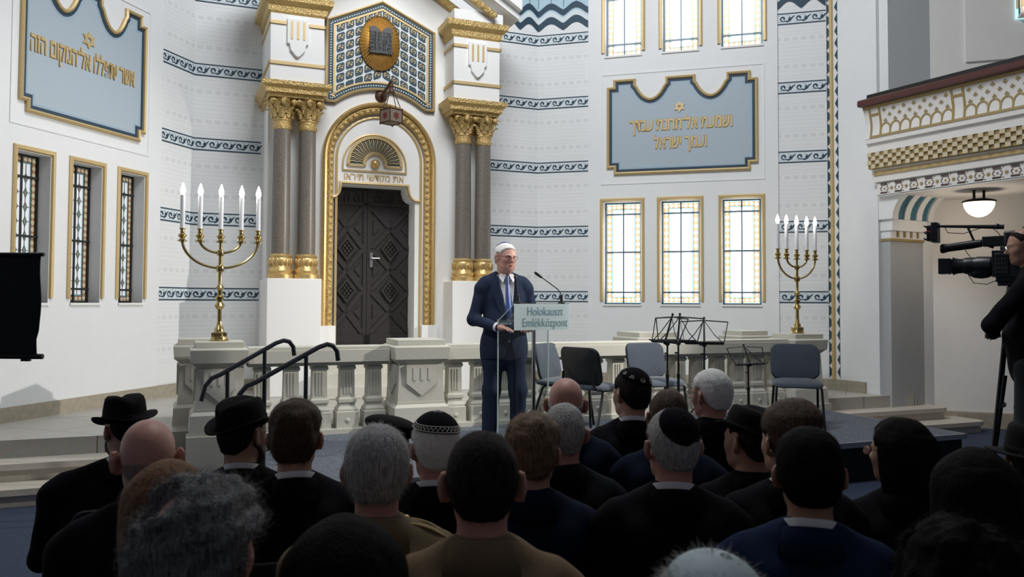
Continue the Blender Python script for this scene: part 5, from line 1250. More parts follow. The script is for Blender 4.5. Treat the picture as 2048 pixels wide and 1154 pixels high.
def ring_band(name, mat, parent, c, rx, ry, h, th, flare=.0, tilt=0.0, open_=0.0, rot=0.0, back=.0, n=40, Rm=None):
    """a collar: closed band standing round the neck, higher at the back"""
    vs = []; m = 5
    for i in range(n + 1):
        a = pi / 2 + open_ / 2 + (2 * pi - open_) * i / n; ca, sa = cos(a), sin(a); up = back * (-sa); lean = 1
        for (o, z) in ((0, 0), (0, h + up), (th * .5, h + up + th * .35), (th, h + up), (th + flare, 0)):
            vs.append((c[0] + (rx + o) * ca, c[1] + (ry + o) * sa, c[2] + z - tilt * sa * (1 if z == 0 else 1)))
    F = [(i * m + k, i * m + (k + 1) % m, (i + 1) * m + (k + 1) % m, (i + 1) * m + k) for i in range(n) for k in range(m)]
    Vt = np.array(vs)
    if Rm is not None: Vt = (Rm @ (Vt - np.array(c)).T).T + np.array(c)
    return np_mesh(name, Vt, np.array(F), [mat], parent)

HLX = [-.13, -.075, -.048, -.030, -.012, .012, .030, .036, .048, .062, .080, .12]
HLZ = [-.088, -.086, -.062, -.030, .022, .024, .010, .020, .040, .056, .066, .070]
def hair(P, parent, hc, Rm, hs):
    st = P.get('hair', 'short'); mat = P.get('hairmat', 'hair_dark'); t0 = P.get('thick', .013); h = .0045
    S = SDF((-.15, -.17, -.14 if st not in ('long',) else -.50), (.15, .15, .17), h)
    I3 = np.eye(3); fat = P.get('fat', 1.0)
    S.ell((0, -.014, .032), (.076 * (1 + (fat - 1) * .4), .096, .084), None, .02); S.ell((0, -.045, -.01), (.066, .058, .07), None, .03); S.ell((0, .036, -.012), (.062 * fat, .056, .088), None, .03); S.cap((0, -.02, -.07), (0, -.035, -.16), .056 * fat, .06 * fat, .03)
    X, Y, Z = np.meshgrid(*S.ax, indexing='ij'); g = Z - np.interp(Y, HLX, HLZ) - P.get('lift', 0.0)
    if st == 'fringe': g = np.minimum(g, P.get('zb', .035) + P.get('tilt', .0) * Y - Z)
    if 'spot' in P:
        c, r = P['spot']; g = np.minimum(g, np.sqrt((X - c[0]) ** 2 + (Y - c[1]) ** 2 + (Z - c[2]) ** 2) - r)
    if st == 'long': g = np.maximum(g, np.minimum(.035 - Y, .05 - Z))
    sm = np.clip(g / P.get('soft', .022), 0, 1); sm = sm * sm * (3 - 2 * sm); tt = -.010 + (t0 + .010) * np.where(g > 0, sm, 0)
    tt = tt + P.get('top', 0.0) * np.clip((Z - .03) / .07, 0, 1) * sm
    if st == 'side':  tt = tt + .02 * np.clip((Z - .04) / .06, 0, 1) * np.clip((X * P.get('part', 1) + .05) / .1, 0, 1) * sm
    pts = np.stack([X, Y, Z], -1).reshape(-1, 3)
    amp, sc = P.get('noise', (.0015, 60))
    tt = tt + (noise3(pts * (1, 1, .5 if st != 'curly' else 1), sc, P.get('seed', 1)).reshape(X.shape) * amp + (noise3(pts, sc * 2.1, 5).reshape(X.shape) * amp * .5)) * np.clip(sm, 0, 1)
    if st == 'long':
        S2 = SDF(S.lo, S.lo + (np.array(S.D.shape) - 1) * h, h); S2.D = S.D
        w = P.get('width', .085); ln = P.get('length', .40)
        S2.cap((0, -.045, .01), (0, -.07, -.10), .078, .07, .03, fy=.9); S2.ell((0, -.075, -.10 - ln * .25), (w, .05, .06 + ln * .40), None, .05)
        for sx in (-1, 1): S2.cap((sx * .055, -.01, .03), (sx * .072, -.035, -.10 - ln * .4), .036, .026, .04)
        bl = np.clip((-.06 - Z) / .10, 0, 1); tt = tt * (1 - bl) + bl * (.004 + amp * noise3(pts * (1, 1, .12), sc, 3).reshape(X.shape))
        tt = np.where((Y > .045) & (Z < .05), -.03, tt)
    S.D = (S.D - tt).astype(np.float32); Vt, F = S.mesh(); Vn = vnormals(Vt, F)
    gv = Vt[:, 2] - np.interp(Vt[:, 1], HLX, HLZ) - P.get('lift', 0.0)
    if st == 'fringe': gv = np.minimum(gv, P.get('zb', .035) + P.get('tilt', .0) * Vt[:, 1] - Vt[:, 2])
    if 'spot' in P: gv = np.minimum(gv, np.linalg.norm(Vt - np.array(P['spot'][0]), axis=1) - P['spot'][1])
    if st == 'long': gv = np.where((Vt[:, 1] < .03), .05, gv)
    # strands standing a little off the surface
    ns = P.get('strands', 2500); rng = np.random.RandomState(P.get('seed', 1)); ok = np.where(gv > .004)[0]
    if ns and len(ok):
        b = rng.choice(ok, ns); p = Vt[b] + rng.normal(size=(ns, 3)) * .002; n = Vn[b]; crown = np.array(P.get('crown', (0.01, -.05, .12)))
        cmb = p - crown; cmb[:, 2] -= .03 if st != 'long' else .25; cmb = cmb - n * (cmb * n).sum(1)[:, None]; cmb /= np.maximum(np.linalg.norm(cmb, axis=1), 1e-6)[:, None]
        rnd = rng.normal(size=(ns, 3)) * P.get('messy', .25); d = cmb + n * P.get('rise', .38) + rnd; d /= np.linalg.norm(d, axis=1)[:, None]
        L = P.get('slen', .020) * rng.uniform(.5, 1.3, ns)[:, None]; w = P.get('swid', .0011)
        sd = np.cross(d, n); sd /= np.maximum(np.linalg.norm(sd, axis=1), 1e-6)[:, None]; cv = P.get('curl', .0)
        rows = []
        for j, t in enumerate((0, .5, 1)):
            c = p - n * .002 + d * L * t - n * L * .25 * t * t + sd * cv * L * sin(t * 4); rows.append((c - sd * w * (1 - .8 * t) / 2, c + sd * w * (1 - .8 * t) / 2))
        base = len(Vt); A = np.concatenate([x for r in rows for x in r]); i = np.arange(ns); F2 = []
        for j in range(2): F2.append(np.stack([base + (2 * j) * ns + i, base + (2 * j + 1) * ns + i, base + (2 * j + 3) * ns + i, base + (2 * j + 2) * ns + i], 1))
        Vt = np.concatenate([Vt, A]); F = np.concatenate([F] + F2)
    Vt = (Rm @ (Vt * hs).T).T + hc
    return np_mesh('hair', Vt, F, [mat], parent)

def hat_mesh(parent, hc, Rm, hs, P):
    """felt fedora: pinched crown, curled brim"""
    cz = P.get('hz', .045); br = P.get('brim', .155); ch = P.get('crown_h', .118); n = 56; rows = []
    prof = [(br, -.002), (br, .004), (.125, .003), (.105, .004), (.097, .006), (.0965, .02), (.0945, .05), (.091, ch * .72), (.085, ch * .88), (.072, ch * .97), (.05, ch), (.025, ch * 1.0), (.001, ch)]
    inner = [(.090, -.004), (.085, .02), (.07, .07), (.001, .08)]
    def ringv(r, z):
        o = []
        for i in range(n):
            a = 2 * pi * i / n; x, y = r * cos(a) * .90, r * sin(a) * 1.12; zz = z
            if r > .098:
                f = (r - .097) / (br - .097); zz += P.get('curl', .035) * f * abs(cos(a)) ** 2 - P.get('dip', .022) * f * max(0, sin(a)) ** 2 + P.get('backup', .008) * f * max(0, -sin(a))
            elif z > ch * .6:
                zz -= P.get('dent', .034) * math.exp(-(x / .028) ** 2) * (1 if r < .08 else .4); x *= 1 - .14 * max(0, y / .1)
            o.append((x, y, zz + cz))
        return o
    for r, z in inner[::-1] + prof: rows.append(ringv(r, z))
    Vt = np.array([p for r in rows for p in r]); F = np.array([(j * n + i, j * n + (i + 1) % n, (j + 1) * n + (i + 1) % n, (j + 1) * n + i) for j in range(len(rows) - 1) for i in range(n)])
    T = Rm @ rotm(P.get('hat_yaw', 0), P.get('hat_pitch', 0), P.get('hat_roll', 0)); tr = lambda Q: (T @ (Q * hs).T).T + hc
    o = np_mesh('hat', tr(Vt), F, ['felt_black'], parent)
    rows = [ringv(r, z) for r, z in ((.0978, .005), (.0995, .006), (.0985, .03), (.0965, .031))]
    Vt = np.array([p for r in rows for p in r]); F = np.array([(j * n + i, j * n + (i + 1) % n, (j + 1) * n + (i + 1) % n, (j + 1) * n + i) for j in range(3) for i in range(n)])
    b = np_mesh('hat_band', tr(Vt), F, ['hat_ribbon'], o); return o
def kippah(parent, hc, Rm, hs, P, mat='velvet_black', ang=52, pitch=-30, roll=0, t=.012, trim=None, star=False):
    c = np.array((0, -.014, .032)); rad = np.array((.076, .096, .084)) + t; n = 48; m = 12; T = rotm(0, pitch, roll) if True else None
    def pt(th, ph, e=0.0):
        v = np.array((sin(th) * cos(ph), sin(th) * sin(ph), cos(th))); v = T @ v; s = 1 / sqrt(sum((v / rad) ** 2)); return c + v * (s + e)
    top = R(ang); vs = [pt(0, 0, .004)]; F = []
    for j in range(1, m + 1):
        for i in range(n): vs.append(pt(top * j / m, 2 * pi * i / n, .004 * (1 - (j / m) ** 4)))
    for i in range(n): vs.append(pt(top * 1.0, 2 * pi * i / n, -.006))
    for j in range(m):
        for i in range(n): F.append((1 + j * n + i, 1 + j * n + (i + 1) % n, 1 + (j + 1) * n + (i + 1) % n, 1 + (j + 1) * n + i))
    vs += [pt(0, 0, .004)] * 0
    F2 = [(0, 1 + i, 1 + (i + 1) % n, 1 + (i + 1) % n) for i in range(n)]
    Vt = (Rm @ (np.array(vs) * hs).T).T + hc
    me = bpy.data.meshes.new('kippah'); me.from_pydata(Vt.tolist(), [], F + [f[:3] for f in F2]); me.materials.append(MATS[mat]); me.polygons.foreach_set('use_smooth', [True] * len(me.polygons)); o = link('kippah', me, parent, False)
    w = lambda th, ph, e=.006: tuple(Rm @ (pt(th, ph, e) * hs) + hc)
    q = MB()
    if trim == 'band':
        for f in (.80, .97): q.tube([w(top * f, 2 * pi * i / 60, .003) for i in range(60)], .0016, 5, True)
        q.tube([w(top * (.83 + .11 * (i % 2)), 2 * pi * i / 72, .003) for i in range(72)], .0018, 5, True)
        for k in range(3): q.tube([w(top * .10 + .03 * k + .05 * sin(i * 2.1 + k), 2 * pi * i / 20, .005) for i in range(20)], .0014, 5, True)
    elif trim == 'stars':
        for k in range(9):
            ph = 2 * pi * k / 9 + .2
            if k % 3 != 2:
                for s in (0, 1): q.tube([w(top * .80 + .12 * cos(2 * pi * i / 3 + s * pi), ph + .16 * sin(2 * pi * i / 3 + s * pi), .004) for i in range(3)], .0018, 5, True)
            else:
                for i in range(5): q.ball(w(top * .80 + .05 * (-1) ** i, ph - .12 + .06 * i, .004), .004, 6)
    elif trim == 'panels':
        for k in range(4): q.tube([w(top * j / 8, pi / 2 * k + .4, .003) for j in range(1, 9)], .004, 5)
    if q.f: q.build('kippah_trim', 'thread_silver', o, world=False)
    return o
def spectacles(parent, hc, Rm, hs):
    W = lambda p: V(Rm @ (np.array(p) * hs) + hc); q = MB(); g = MB()
    for sx in (-1, 1):
        o = [W((sx * (.033 + .024 * cos(2 * pi * i / 20)), .114 - .3 * abs(.022 * cos(2 * pi * i / 20) + .032) * .25, -.003 + .0165 * sin(2 * pi * i / 20))) for i in range(20)]
        q.tube(o, .0013, 6, True); g.add([tuple(p) for p in o], [tuple(range(20))]); q.tube([W((sx * .054, .108, .006)), W((sx * .074, .075, .008)), W((sx * .084, .0, .012)), W((sx * .082, -.014, -.002))], .0015, 6)
    q.tube([W((-.011, .111, .002)), W((0, .115, .005)), W((.011, .111, .002))], .0013, 6)
    o = q.build('spectacles', 'spec_frame', parent, world=False); g.build('lens', 'spec_lens', o, world=False, smooth=False)
def face_bits(parent, hc, Rm, hs, brow='hair_white'):
    W = lambda p: V(Rm @ (np.array(p) * hs) + hc)
    for sx in (-1, 1):
        q = MB(); q.ball(W((sx * .030, .081, .003)), .0095 * hs, 14); q.mi = 1; q.ball(W((sx * .030 + .001, .0895, .003)), .0042 * hs, 10); q.build('eye', ['eye_white', 'iris'], parent, world=False)
        q = MB(); q.tube([W((sx * .014, .096, .020)), W((sx * .032, .095, .025)), W((sx * .050, .082, .020))], [.003, .0042, .002], 6); q.build('eyebrow', brow, parent, world=False)
        q = MB(); q.tube([W((sx * .020, .0905, .010)), W((sx * .030, .0925, .0125)), W((sx * .041, .0865, .009))], [.0018, .0026, .0016], 6); q.build('eyelid', 'skin_pink', parent, world=False)
    q = MB(); q.tube([W((-.025, .086, -.0665)), W((-.012, .0955, -.0645)), W((0, .0985, -.066)), W((.012, .0955, -.0645)), W((.025, .086, -.0665))], [.0022, .004, .0042, .004, .0022], 6); q.tube([W((-.021, .088, -.0735)), W((0, .098, -.0755)), W((.021, .088, -.0735))], [.003, .0055, .003], 6); q.build('lips', 'lip', parent, world=False)

# ------------------------------------------------------------------ seated listener
def chair_for(): pass
PEOPLE = []; root_head = {}
def listener(px, py_top, Y, label, yaw=0, hyaw=0, hpitch=0, hroll=0, suit='suit_black', skinm='skin_fair', collar=None, jcollar=True, wide=1.0, hs=1.0, hat=None, kip=None, specs=False, neckh=0.0, lean=0.0, drop=0.0, **P):
    """px, py_top: where the top of the bare head stands; Y: distance from the camera along the hall"""
    p = atY(px, py_top, Y); T = p.z; yaw += math.degrees(math.atan((1024 - px) / 1650))     # turned from straight away from us
    root = thing('person', label, 'person', (p.x, p.y, 0), R(yaw), group=None, kind='thing')
    hc = np.array((0, .01, T - .116 * hs)); Rm = rotm(hyaw, hpitch, hroll)
    sz = T - .365 - drop; shw = .178 * wide
    def torso(S, e):                     # clothing volumes grown by e
        S.ell((0, -.01 + lean, sz - .10), (.182 * wide + e, .122 * wide ** .7 + e, .21 + e), None, .05)
        S.ell((0, .02 + lean, sz - .33), (.172 * wide + e, .135 * wide + e, .20), None, .06)
        S.ell((0, .03 + lean, .56), (.185 * wide + e, .155 + e, .125 + e), None, .05)
        for sx in (-1, 1):
            S.cap((sx * .02, -.028, T - .275 - drop * .6), (sx * shw * .86, -.012 + lean, sz + .022), .058 + e, .058 + e, .05)
            S.cap((sx * shw * .9, -.012 + lean, sz), (sx * (shw + .012), .0 + lean, sz - .02), .066 + e, .064 + e, .04)
            S.cap((sx * .09, -.07 + lean, sz - .03), (sx * .08, -.06 + lean, sz - .22), .075 + e, .07 + e, .05)
    def arms(S, e):
        for sx in (-1, 1):
            sh = (sx * (shw + .015), .0 + lean, sz - .02); el = (sx * (shw + .062), .05 + lean, sz - .29); wr = (sx * .115, .27, .655)
            S.cap(sh, el, .062 + e, .050 + e, .03); S.cap(el, wr, .048 + e, .036 + e, .03)
    def legs(S, e):
        for sx in (-1, 1):
            S.cap((sx * .095, .03, .555), (sx * .13, .43, .545), .088 + e, .066 + e, .04); S.cap((sx * .13, .435, .54), (sx * .12, .42, .09), .062 + e, .046 + e, .04)
    lo, hi = (-.36 * max(1, wide), -.25, -.0), (.36 * max(1, wide), .66, T + .03)
    S = SDF(lo, hi, .0085)
    torso(S, -.022); arms(S, -.014); legs(S, -.012)
    S.cap((0, -.018, T - .32 - drop * .5), tuple(hc + Rm @ np.array((0, -.022, -.055 * hs))), .064 * P.get('fat', 1), .057 * hs * P.get('fat', 1), .03)
    Hd = SDF((hc - .15).tolist(), (hc + .15).tolist(), .0042); 
    head_prims(S, hc, Rm, hs, P.get('ear', 1.0), True, fat=P.get('fat', 1.0))
    for sx in (-1, 1):
        hand_prims(S, (sx * .112, .275, .65), (-sx * .45, .8, -.1), (0, -.1, -1), -sx, .45); S.cap((sx * .12, .40, .045), (sx * .13, .60, .035), .04, .034, .04)
    Vt, F = S.mesh(); Vt[:, 2] = np.maximum(Vt[:, 2], .004); body = np_mesh('body', Vt, F, [skinm], root)
    S = SDF(lo, (hi[0], hi[1], T - .17), .0095); torso(S, 0); arms(S, 0)
    zc = T - .20; S.ell((0, .0, zc + .03), (.066, .070, .09), None, .01, True)
    Vt, F = S.mesh(); w = noise3(Vt * (1, 1, .6), 26, int(px)) * .0028; Vt = Vt + vnormals(Vt, F) * w[:, None]; np_mesh('jacket', Vt, F, [suit], root)
    S = SDF((lo[0], -.2, 0), (hi[0], .56, .70), .011); legs(S, 0); S.ell((0, .03 + lean, .56), (.178 * wide, .148, .115), None, .05); Vt, F = S.mesh(); Vt[:, 2] = np.maximum(Vt[:, 2], .06); np_mesh('trousers', Vt, F, [P.get('trousers', suit)], root)
    S = SDF((-.3, .3, 0), (.3, .72, .14), .009)
    for sx in (-1, 1): S.cap((sx * .12, .40, .048), (sx * .13, .615, .038), .050, .042, .04); S.cap((sx * .12, .41, .06), (sx * .12, .415, .10), .05, .05, .03)
    Vt, F = S.mesh(); Vt[:, 2] = np.maximum(Vt[:, 2], .002); np_mesh('shoes', Vt, F, ['shoe_black'], root)
    zc = T - .30 - drop * .7; f = P.get('fat', 1.0)
    if collar: ring_band('shirt_collar', collar, root, (0, -.022, zc), .066 * f, .070 * f, .062, .004, .004, .012, 0, back=.012)
    if jcollar: ring_band('jacket_collar', P.get('jmat', suit), root, (0, -.026, zc - .022), .074 * f, .080 * f, .060 + P.get('jc', 0), .007, .034, .014, .9, back=.014)
    if P.get('hair', 'short') != 'none': hair(P, root, hc, Rm, hs)
    if hat: hat_mesh(root, hc, Rm, hs, hat)
    if kip: kippah(root, hc, Rm, hs, P, **kip)
    if specs: spectacles(root, hc, Rm, hs)
    PEOPLE.append((root, p, yaw, label)); root_head[root.name] = (hc, Rm); return root, hc, Rm, T, sz
Dk = dict
SP = 0
def look(px, Y, tx=1005, tY=7.4):
    a, b = atY(px, 900, Y), atY(tx, 600, tY); return math.degrees(atan2(-(b.x - a.x), b.y - a.y))
# the nearest rows
listener(410, 975, 1.58, 'man with curly grey hair and a bald spot, nearest to us at lower left', yaw=0, hyaw=-34, hpitch=-4, hair='curly', hairmat='hair_darkgrey', thick=.026, noise=(.011, 42), spot=((-.03, -.075, .085), .034), strands=5200, messy=.8, rise=.7, slen=.03, curl=.5, swid=.0012, seed=4, skinm='skin_pink', collar='shirt_white', hs=1.05)
listener(338, 930, 2.02, 'woman with long straight auburn hair beside the curly grey man', yaw=0, hyaw=-4, hair='long', hairmat='hair_auburn', thick=.014, length=.46, width=.088, strands=4200, slen=.06, rise=.12, messy=.10, seed=5, wide=.86, suit='suit_black', hs=.98)
listener(297, 840, 2.58, 'bald man with stubble and white collar behind the auburn haired woman', yaw=0, hyaw=0, hpitch=-8, hair='fringe', zb=.006, thick=.0012, hairmat='stubble_grey', strands=1200, slen=.005, skinm='skin_pink', collar='shirt_white', wide=1.1, ear=1.15, hs=1.03)
listener(755, 858, 2.32, 'grey haired officer in khaki tunic with gilt shoulder straps', yaw=0, hyaw=0, hpitch=-3, hair='short', hairmat='hair_grey', thick=.014, strands=5200, slen=.028, rise=.3, messy=.22, seed=8, suit='coat_khaki', skinm='skin_pink', wide=1.06, jc=.012)
listener(965, 868, 1.98, 'dark haired man in a camel coat at the centre of the front row', yaw=0, hyaw=1, hair='short', hairmat='hair_dark', thick=.008, strands=4200, slen=.010, rise=.8, messy=.25, seed=9, suit='coat_camel', skinm='skin_pink', ear=1.25, wide=1.0, jc=.012, hs=1.0)
listener(1617, 866, 2.32, 'dark haired man in a blue jacket with pale collar at lower right', yaw=3, hyaw=6, hair='short', hairmat='hair_black', thick=.013, top=.006, strands=3600, slen=.014, rise=.5, seed=10, suit='suit_blue', collar='shirt_white', skinm='skin_tan', wide=1.05, ear=1.05)
listener(1344, 822, 2.75, 'grey haired man wearing a plain black velvet kippah and white collar', yaw=5, hyaw=14, hpitch=-4, hair='short', hairmat='hair_grey', thick=.007, strands=3800, slen=.010, rise=.8, seed=11, collar='shirt_white', skinm='skin_pink', wide=1.05, kip=Dk(ang=50, pitch=52, roll=8, t=.012))
listener(1066, 838, 2.85, 'man with light brown hair in a navy coat beside the camel coat', yaw=0, hyaw=-10, hair='short', hairmat='hair_fair', thick=.014, top=.010, noise=(.005, 45), strands=4200, slen=.024, rise=.45, messy=.3, seed=12, suit='suit_navy', wide=1.0, jc=.01)
listener(1577, 817, 2.86, 'man with swept brown hair seen half from the left, black suit', yaw=10, hyaw=24, hair='side', hairmat='hair_brown', thick=.012, top=.012, part=1, strands=3600, slen=.02, rise=.35, seed=13, collar='shirt_white', skinm='skin_fair')
listener(1800, 842, 3.0, 'woman with glasses and long dark hair clipped at the back', yaw=16, hyaw=40, hair='long', hairmat='hair_black', thick=.014, length=.40, width=.085, noise=(.004, 30), strands=3000, slen=.05, rise=.12, messy=.2, seed=14, wide=.84, specs=True)
listener(1951, 907, 2.32, 'woman with very dark long hair in front of the tripod', yaw=8, hyaw=2, hair='long', hairmat='hair_black', thick=.018, length=.5, width=.105, strands=3000, slen=.05, rise=.12, messy=.15, seed=15, wide=.86, hs=1.02)
# the middle rows
listener(592, 812, 2.98, 'man with swept back dark brown hair and black suit, ear lit', yaw=0, hyaw=-8, hair='short', hairmat='hair_brown', thick=.013, top=.016, noise=(.004, 40), strands=3800, slen=.026, rise=.3, messy=.2, seed=16, collar='shirt_white', ear=1.05)
listener(487, 812, 3.4, 'man in black fedora and glasses turned to the right', yaw=-8, hyaw=-36, hair='short', hairmat='hair_dark', thick=.005, strands=600, slen=.006, collar='shirt_white', specs=True, hat=Dk(hz=.035, hat_pitch=10, hat_yaw=-10, brim=.138), beard=True)
listener(252, 805, 3.65, 'stout man in black fedora at the far left of the audience', yaw=0, hyaw=24, hair='short', hairmat='hair_dark', thick=.004, strands=600, slen=.006, collar='shirt_white', lift=.03, hat=Dk(hz=.035, hat_pitch=-4, hat_roll=-2, curl=.03, brim=.142), wide=1.42, fat=1.08)
listener(870, 834, 3.1, 'white haired man wearing a black kippah with embroidered border', yaw=0, hyaw=16, hpitch=-6, hair='short', hairmat='hair_white', thick=.012, strands=3600, slen=.016, rise=.45, seed=18, skinm='skin_pink', collar='shirt_white', kip=Dk(ang=66, pitch=12, roll=4, t=.018, trim='band'))
listener(778, 842, 3.45, 'person in a black beret hidden behind the grey haired officer', yaw=0, hyaw=0, hair='short', hairmat='hair_dark', thick=.006, strands=300, wide=.9, beret=True)
listener(1128, 808, 3.3, 'man with close cropped grey hair and dark overcoat', yaw=0, hyaw=3, hair='short', hairmat='hair_grey', thick=.005, strands=3600, slen=.008, rise=.9, seed=19, skinm='skin_pink', suit='suit_charcoal', jc=.01)
listener(1132, 756, 3.8, 'balding man with trimmed grey sides in the front row by the lectern', yaw=0, hyaw=-2, hair='fringe', zb=.045, tilt=.5, thick=.006, hairmat='hair_grey', strands=1600, slen=.008, skinm='skin_pink', suit='suit_navy', specs=True, ear=1.1)
listener(1262, 742, 4.2, 'man wearing a black kippah embroidered with silver stars', yaw=8, hyaw=30, hpitch=-3, hair='short', hairmat='hair_dark', thick=.009, strands=2000, slen=.009, rise=.6, collar='shirt_white', specs=True, kip=Dk(ang=60, pitch=24, roll=10, t=.015, trim='stars'))
listener(1338, 781, 3.65, 'man with short brown hair in navy suit behind the plain black kippah', yaw=0, hyaw=0, hair='short', hairmat='hair_brown', thick=.007, strands=2600, slen=.009, rise=.8, suit='suit_navy', seed=20)
listener(1422, 742, 4.1, 'white haired man with glasses turned to the left near the music stands', yaw=10, hyaw=36, hpitch=-4, hair='short', hairmat='hair_white', thick=.011, strands=3000, slen=.014, rise=.3, skinm='skin_pink', specs=True, jc=.012)
listener(1498, 822, 3.27, 'man in a small black trilby hat in front of the end chair', yaw=12, hyaw=36, hair='short', hairmat='hair_dark', thick=.005, strands=600, slen=.006, skinm='skin_tan', hat=Dk(hz=.035, brim=.135, hat_pitch=10, hat_roll=6, curl=.03, crown_h=.10, dent=.03))
# cut off by the lower and right edges
listener(690, 1050, 1.5, 'head with smooth black hair low in front of the officer', yaw=0, hyaw=0, hair='long', hairmat='hair_black', thick=.018, length=.3, width=.10, strands=1500, slen=.03, rise=.15, seed=21, hs=1.0)
listener(1925, 1072, 1.45, 'person with dark curly hair cut by the lower right corner', yaw=0, hyaw=0, hair='curly', hairmat='hair_black', thick=.032, noise=(.013, 40), strands=4200, messy=.9, rise=.8, slen=.035, curl=.6, seed=22)
listener(1420, 1128, 1.25, 'grey haired person wearing a pale blue kippah at the bottom edge', yaw=5, hyaw=0, hair='short', hairmat='hair_grey', thick=.014, strands=3000, slen=.03, messy=.5, rise=.6, seed=23, kip=Dk(ang=52, pitch=4, roll=12, t=.016, mat='kippah_pale'))
listener(2062, 862, 3.2, 'person in a wide brimmed black hat cut by the right edge', yaw=8, hyaw=14, hair='short', hairmat='hair_dark', thick=.006, strands=400, skinm='skin_tan', hat=Dk(hz=.03, brim=.17, hat_pitch=2, curl=.01))

# officer's shoulder straps and the beret
for root, p, yaw, label in PEOPLE:
    if 'khaki' in label:
        T = p.z; sz = T - .365
        for sx in (-1, 1):
            q = MB(); a, b = V((sx * .075, -.02, sz + .105)), V((sx * .205, -.012, sz + .050)); d = b - a; n = 8
            vs = []
            for k in range(n + 1):
                t = k / n; c = a + d * t + V((0, 0, .012 * sin(pi * t))); vs += [c + V((0, -.028, 0)), c + V((0, .028, 0)), c + V((0, .028, .006)), c + V((0, -.028, .006))]
            q.add([tuple(v) for v in vs], [(4 * k + i, 4 * k + (i + 1) % 4, 4 * k + 4 + (i + 1) % 4, 4 * k + 4 + i) for k in range(n) for i in range(4)] + [(0, 1, 2, 3), (4 * n, 4 * n + 1, 4 * n + 2, 4 * n + 3)]); o = q.build('shoulder_strap', 'coat_khaki', root, world=False)
            q = MB(); q.tube([tuple(v + V((0, 0, .003))) for v in vs[3::4]], .0035, 6); q.tube([tuple(v + V((0, 0, .003))) for v in vs[2::4]], .0035, 6); q.build('gilt_piping', 'gold', o, world=False)
            q = MB(); q.ball(tuple(a + V((sx * .006, -.0, .014))), .011, 10); q.build('strap_button', 'gold', o, world=False)
    if 'beret' in label:
        T = p.z; S = SDF((-.16, -.16, T - .12), (.16, .16, T + .06), .005); S.ell((.015, -.005, T - .02), (.118, .118, .042), rotm(0, -6, 14), .02); S.ell((0, .0, T - .045), (.09, .102, .04), None, .03); Vt, F = S.mesh(); np_mesh('beret', Vt, F, ['felt_black'], root)
# beards
def beard(root, hc, Rm, hs, mat):
    h = .0045; S = SDF((-.12, -.06, -.19), (.12, .15, .03), h); S.ell((0, .038, -.075), (.058, .058, .052), None, .02); S.ell((0, .056, -.105), (.042, .042, .045), None, .03); S.cap((-.066, .0, -.03), (-.045, .04, -.075), .014, .02, .03); S.cap((.066, .0, -.03), (.045, .04, -.075), .014, .02, .03)
    X, Y, Z = np.meshgrid(*S.ax, indexing='ij'); S.D = (S.D + .003 * noise3(np.stack([X, Y, Z], -1).reshape(-1, 3), 60, 2).reshape(X.shape)).astype(np.float32); Vt, F = S.mesh(); np_mesh('beard', (Rm @ (Vt * hs).T).T + hc, F, [mat], root)
for root, p, yaw, label in PEOPLE:
    if 'fedora' in label:
        hc_, Rm_ = root_head[root.name]; beard(root, hc_, Rm_, 1.0, 'hair_brown' if 'glasses' in label else 'hair_darkgrey')

# ------------------------------------------------------------------ chairs of the audience
pbr('seat_dark', (.012, .013, .016), .8)
def audience_chair():
    root = thing('audience_chair', None, None)
    q = MB(); pad(q, rounded(.22, .20, .05), 0, .035, lambda u, d, z: V((u, z, .42 + d))); q.build('seat', 'seat_dark', root, world=False)
    q = MB(); pad(q, rounded(.19, .14, .05), 0, -.02, lambda u, d, z: V((u, -.245 + d - z * .1, .63 + z)), -.004); q.build('backrest', 'seat_dark', root, world=False)
    for sx in (-1, 1):
        q = MB(); q.tube([(sx * .20, .19, 0), (sx * .19, .16, .42)], .011, 6); q.build('leg', 'black_metal', root, world=False)
        q = MB(); q.tube([(sx * .20, -.26, 0), (sx * .19, -.19, .42), (sx * .17, -.235, .55), (sx * .165, -.25, .66)], .011, 6); q.build('leg', 'black_metal', root, world=False)
    return root
ac = audience_chair()
for i, (root, p, yaw, label) in enumerate(PEOPLE):
    o = ac if i == 0 else copy_tree(ac); f = V((-sin(R(yaw)), cos(R(yaw)), 0)); o.location = (p.x - f.x * .0, p.y - f.y * .0, 0); o.rotation_euler = (0, 0, R(yaw)); s = label.split(' ')
    short = ' '.join(s[:8]); tag(o, 'black chair under the ' + short, 'chair', 'dark chairs of the audience', 'thing')

# ------------------------------------------------------------------ the speaker
sp = V((atY(1008, 600, 7.38).x, 7.38, ZS)); syaw = 198.0
spk = thing('person', 'white haired speaker in dark blue suit and blue tie standing at the lectern', 'person', sp, R(syaw), kind='thing')
T = atY(1014, 489, 7.38).z - ZS; hc = np.array((0, .045, T - .116)); Rm = rotm(0, -6, 0) @ rotm(-14, 0, 0); Rm = rotm(16, -6, 0)
sz = T - .37
elL, elR = (-.275, .02, sz - .30), (.285, .01, sz - .30); wrR = np.array((.155, .30, sz - .36)); wrL = np.array((-.16, .29, sz - .36))
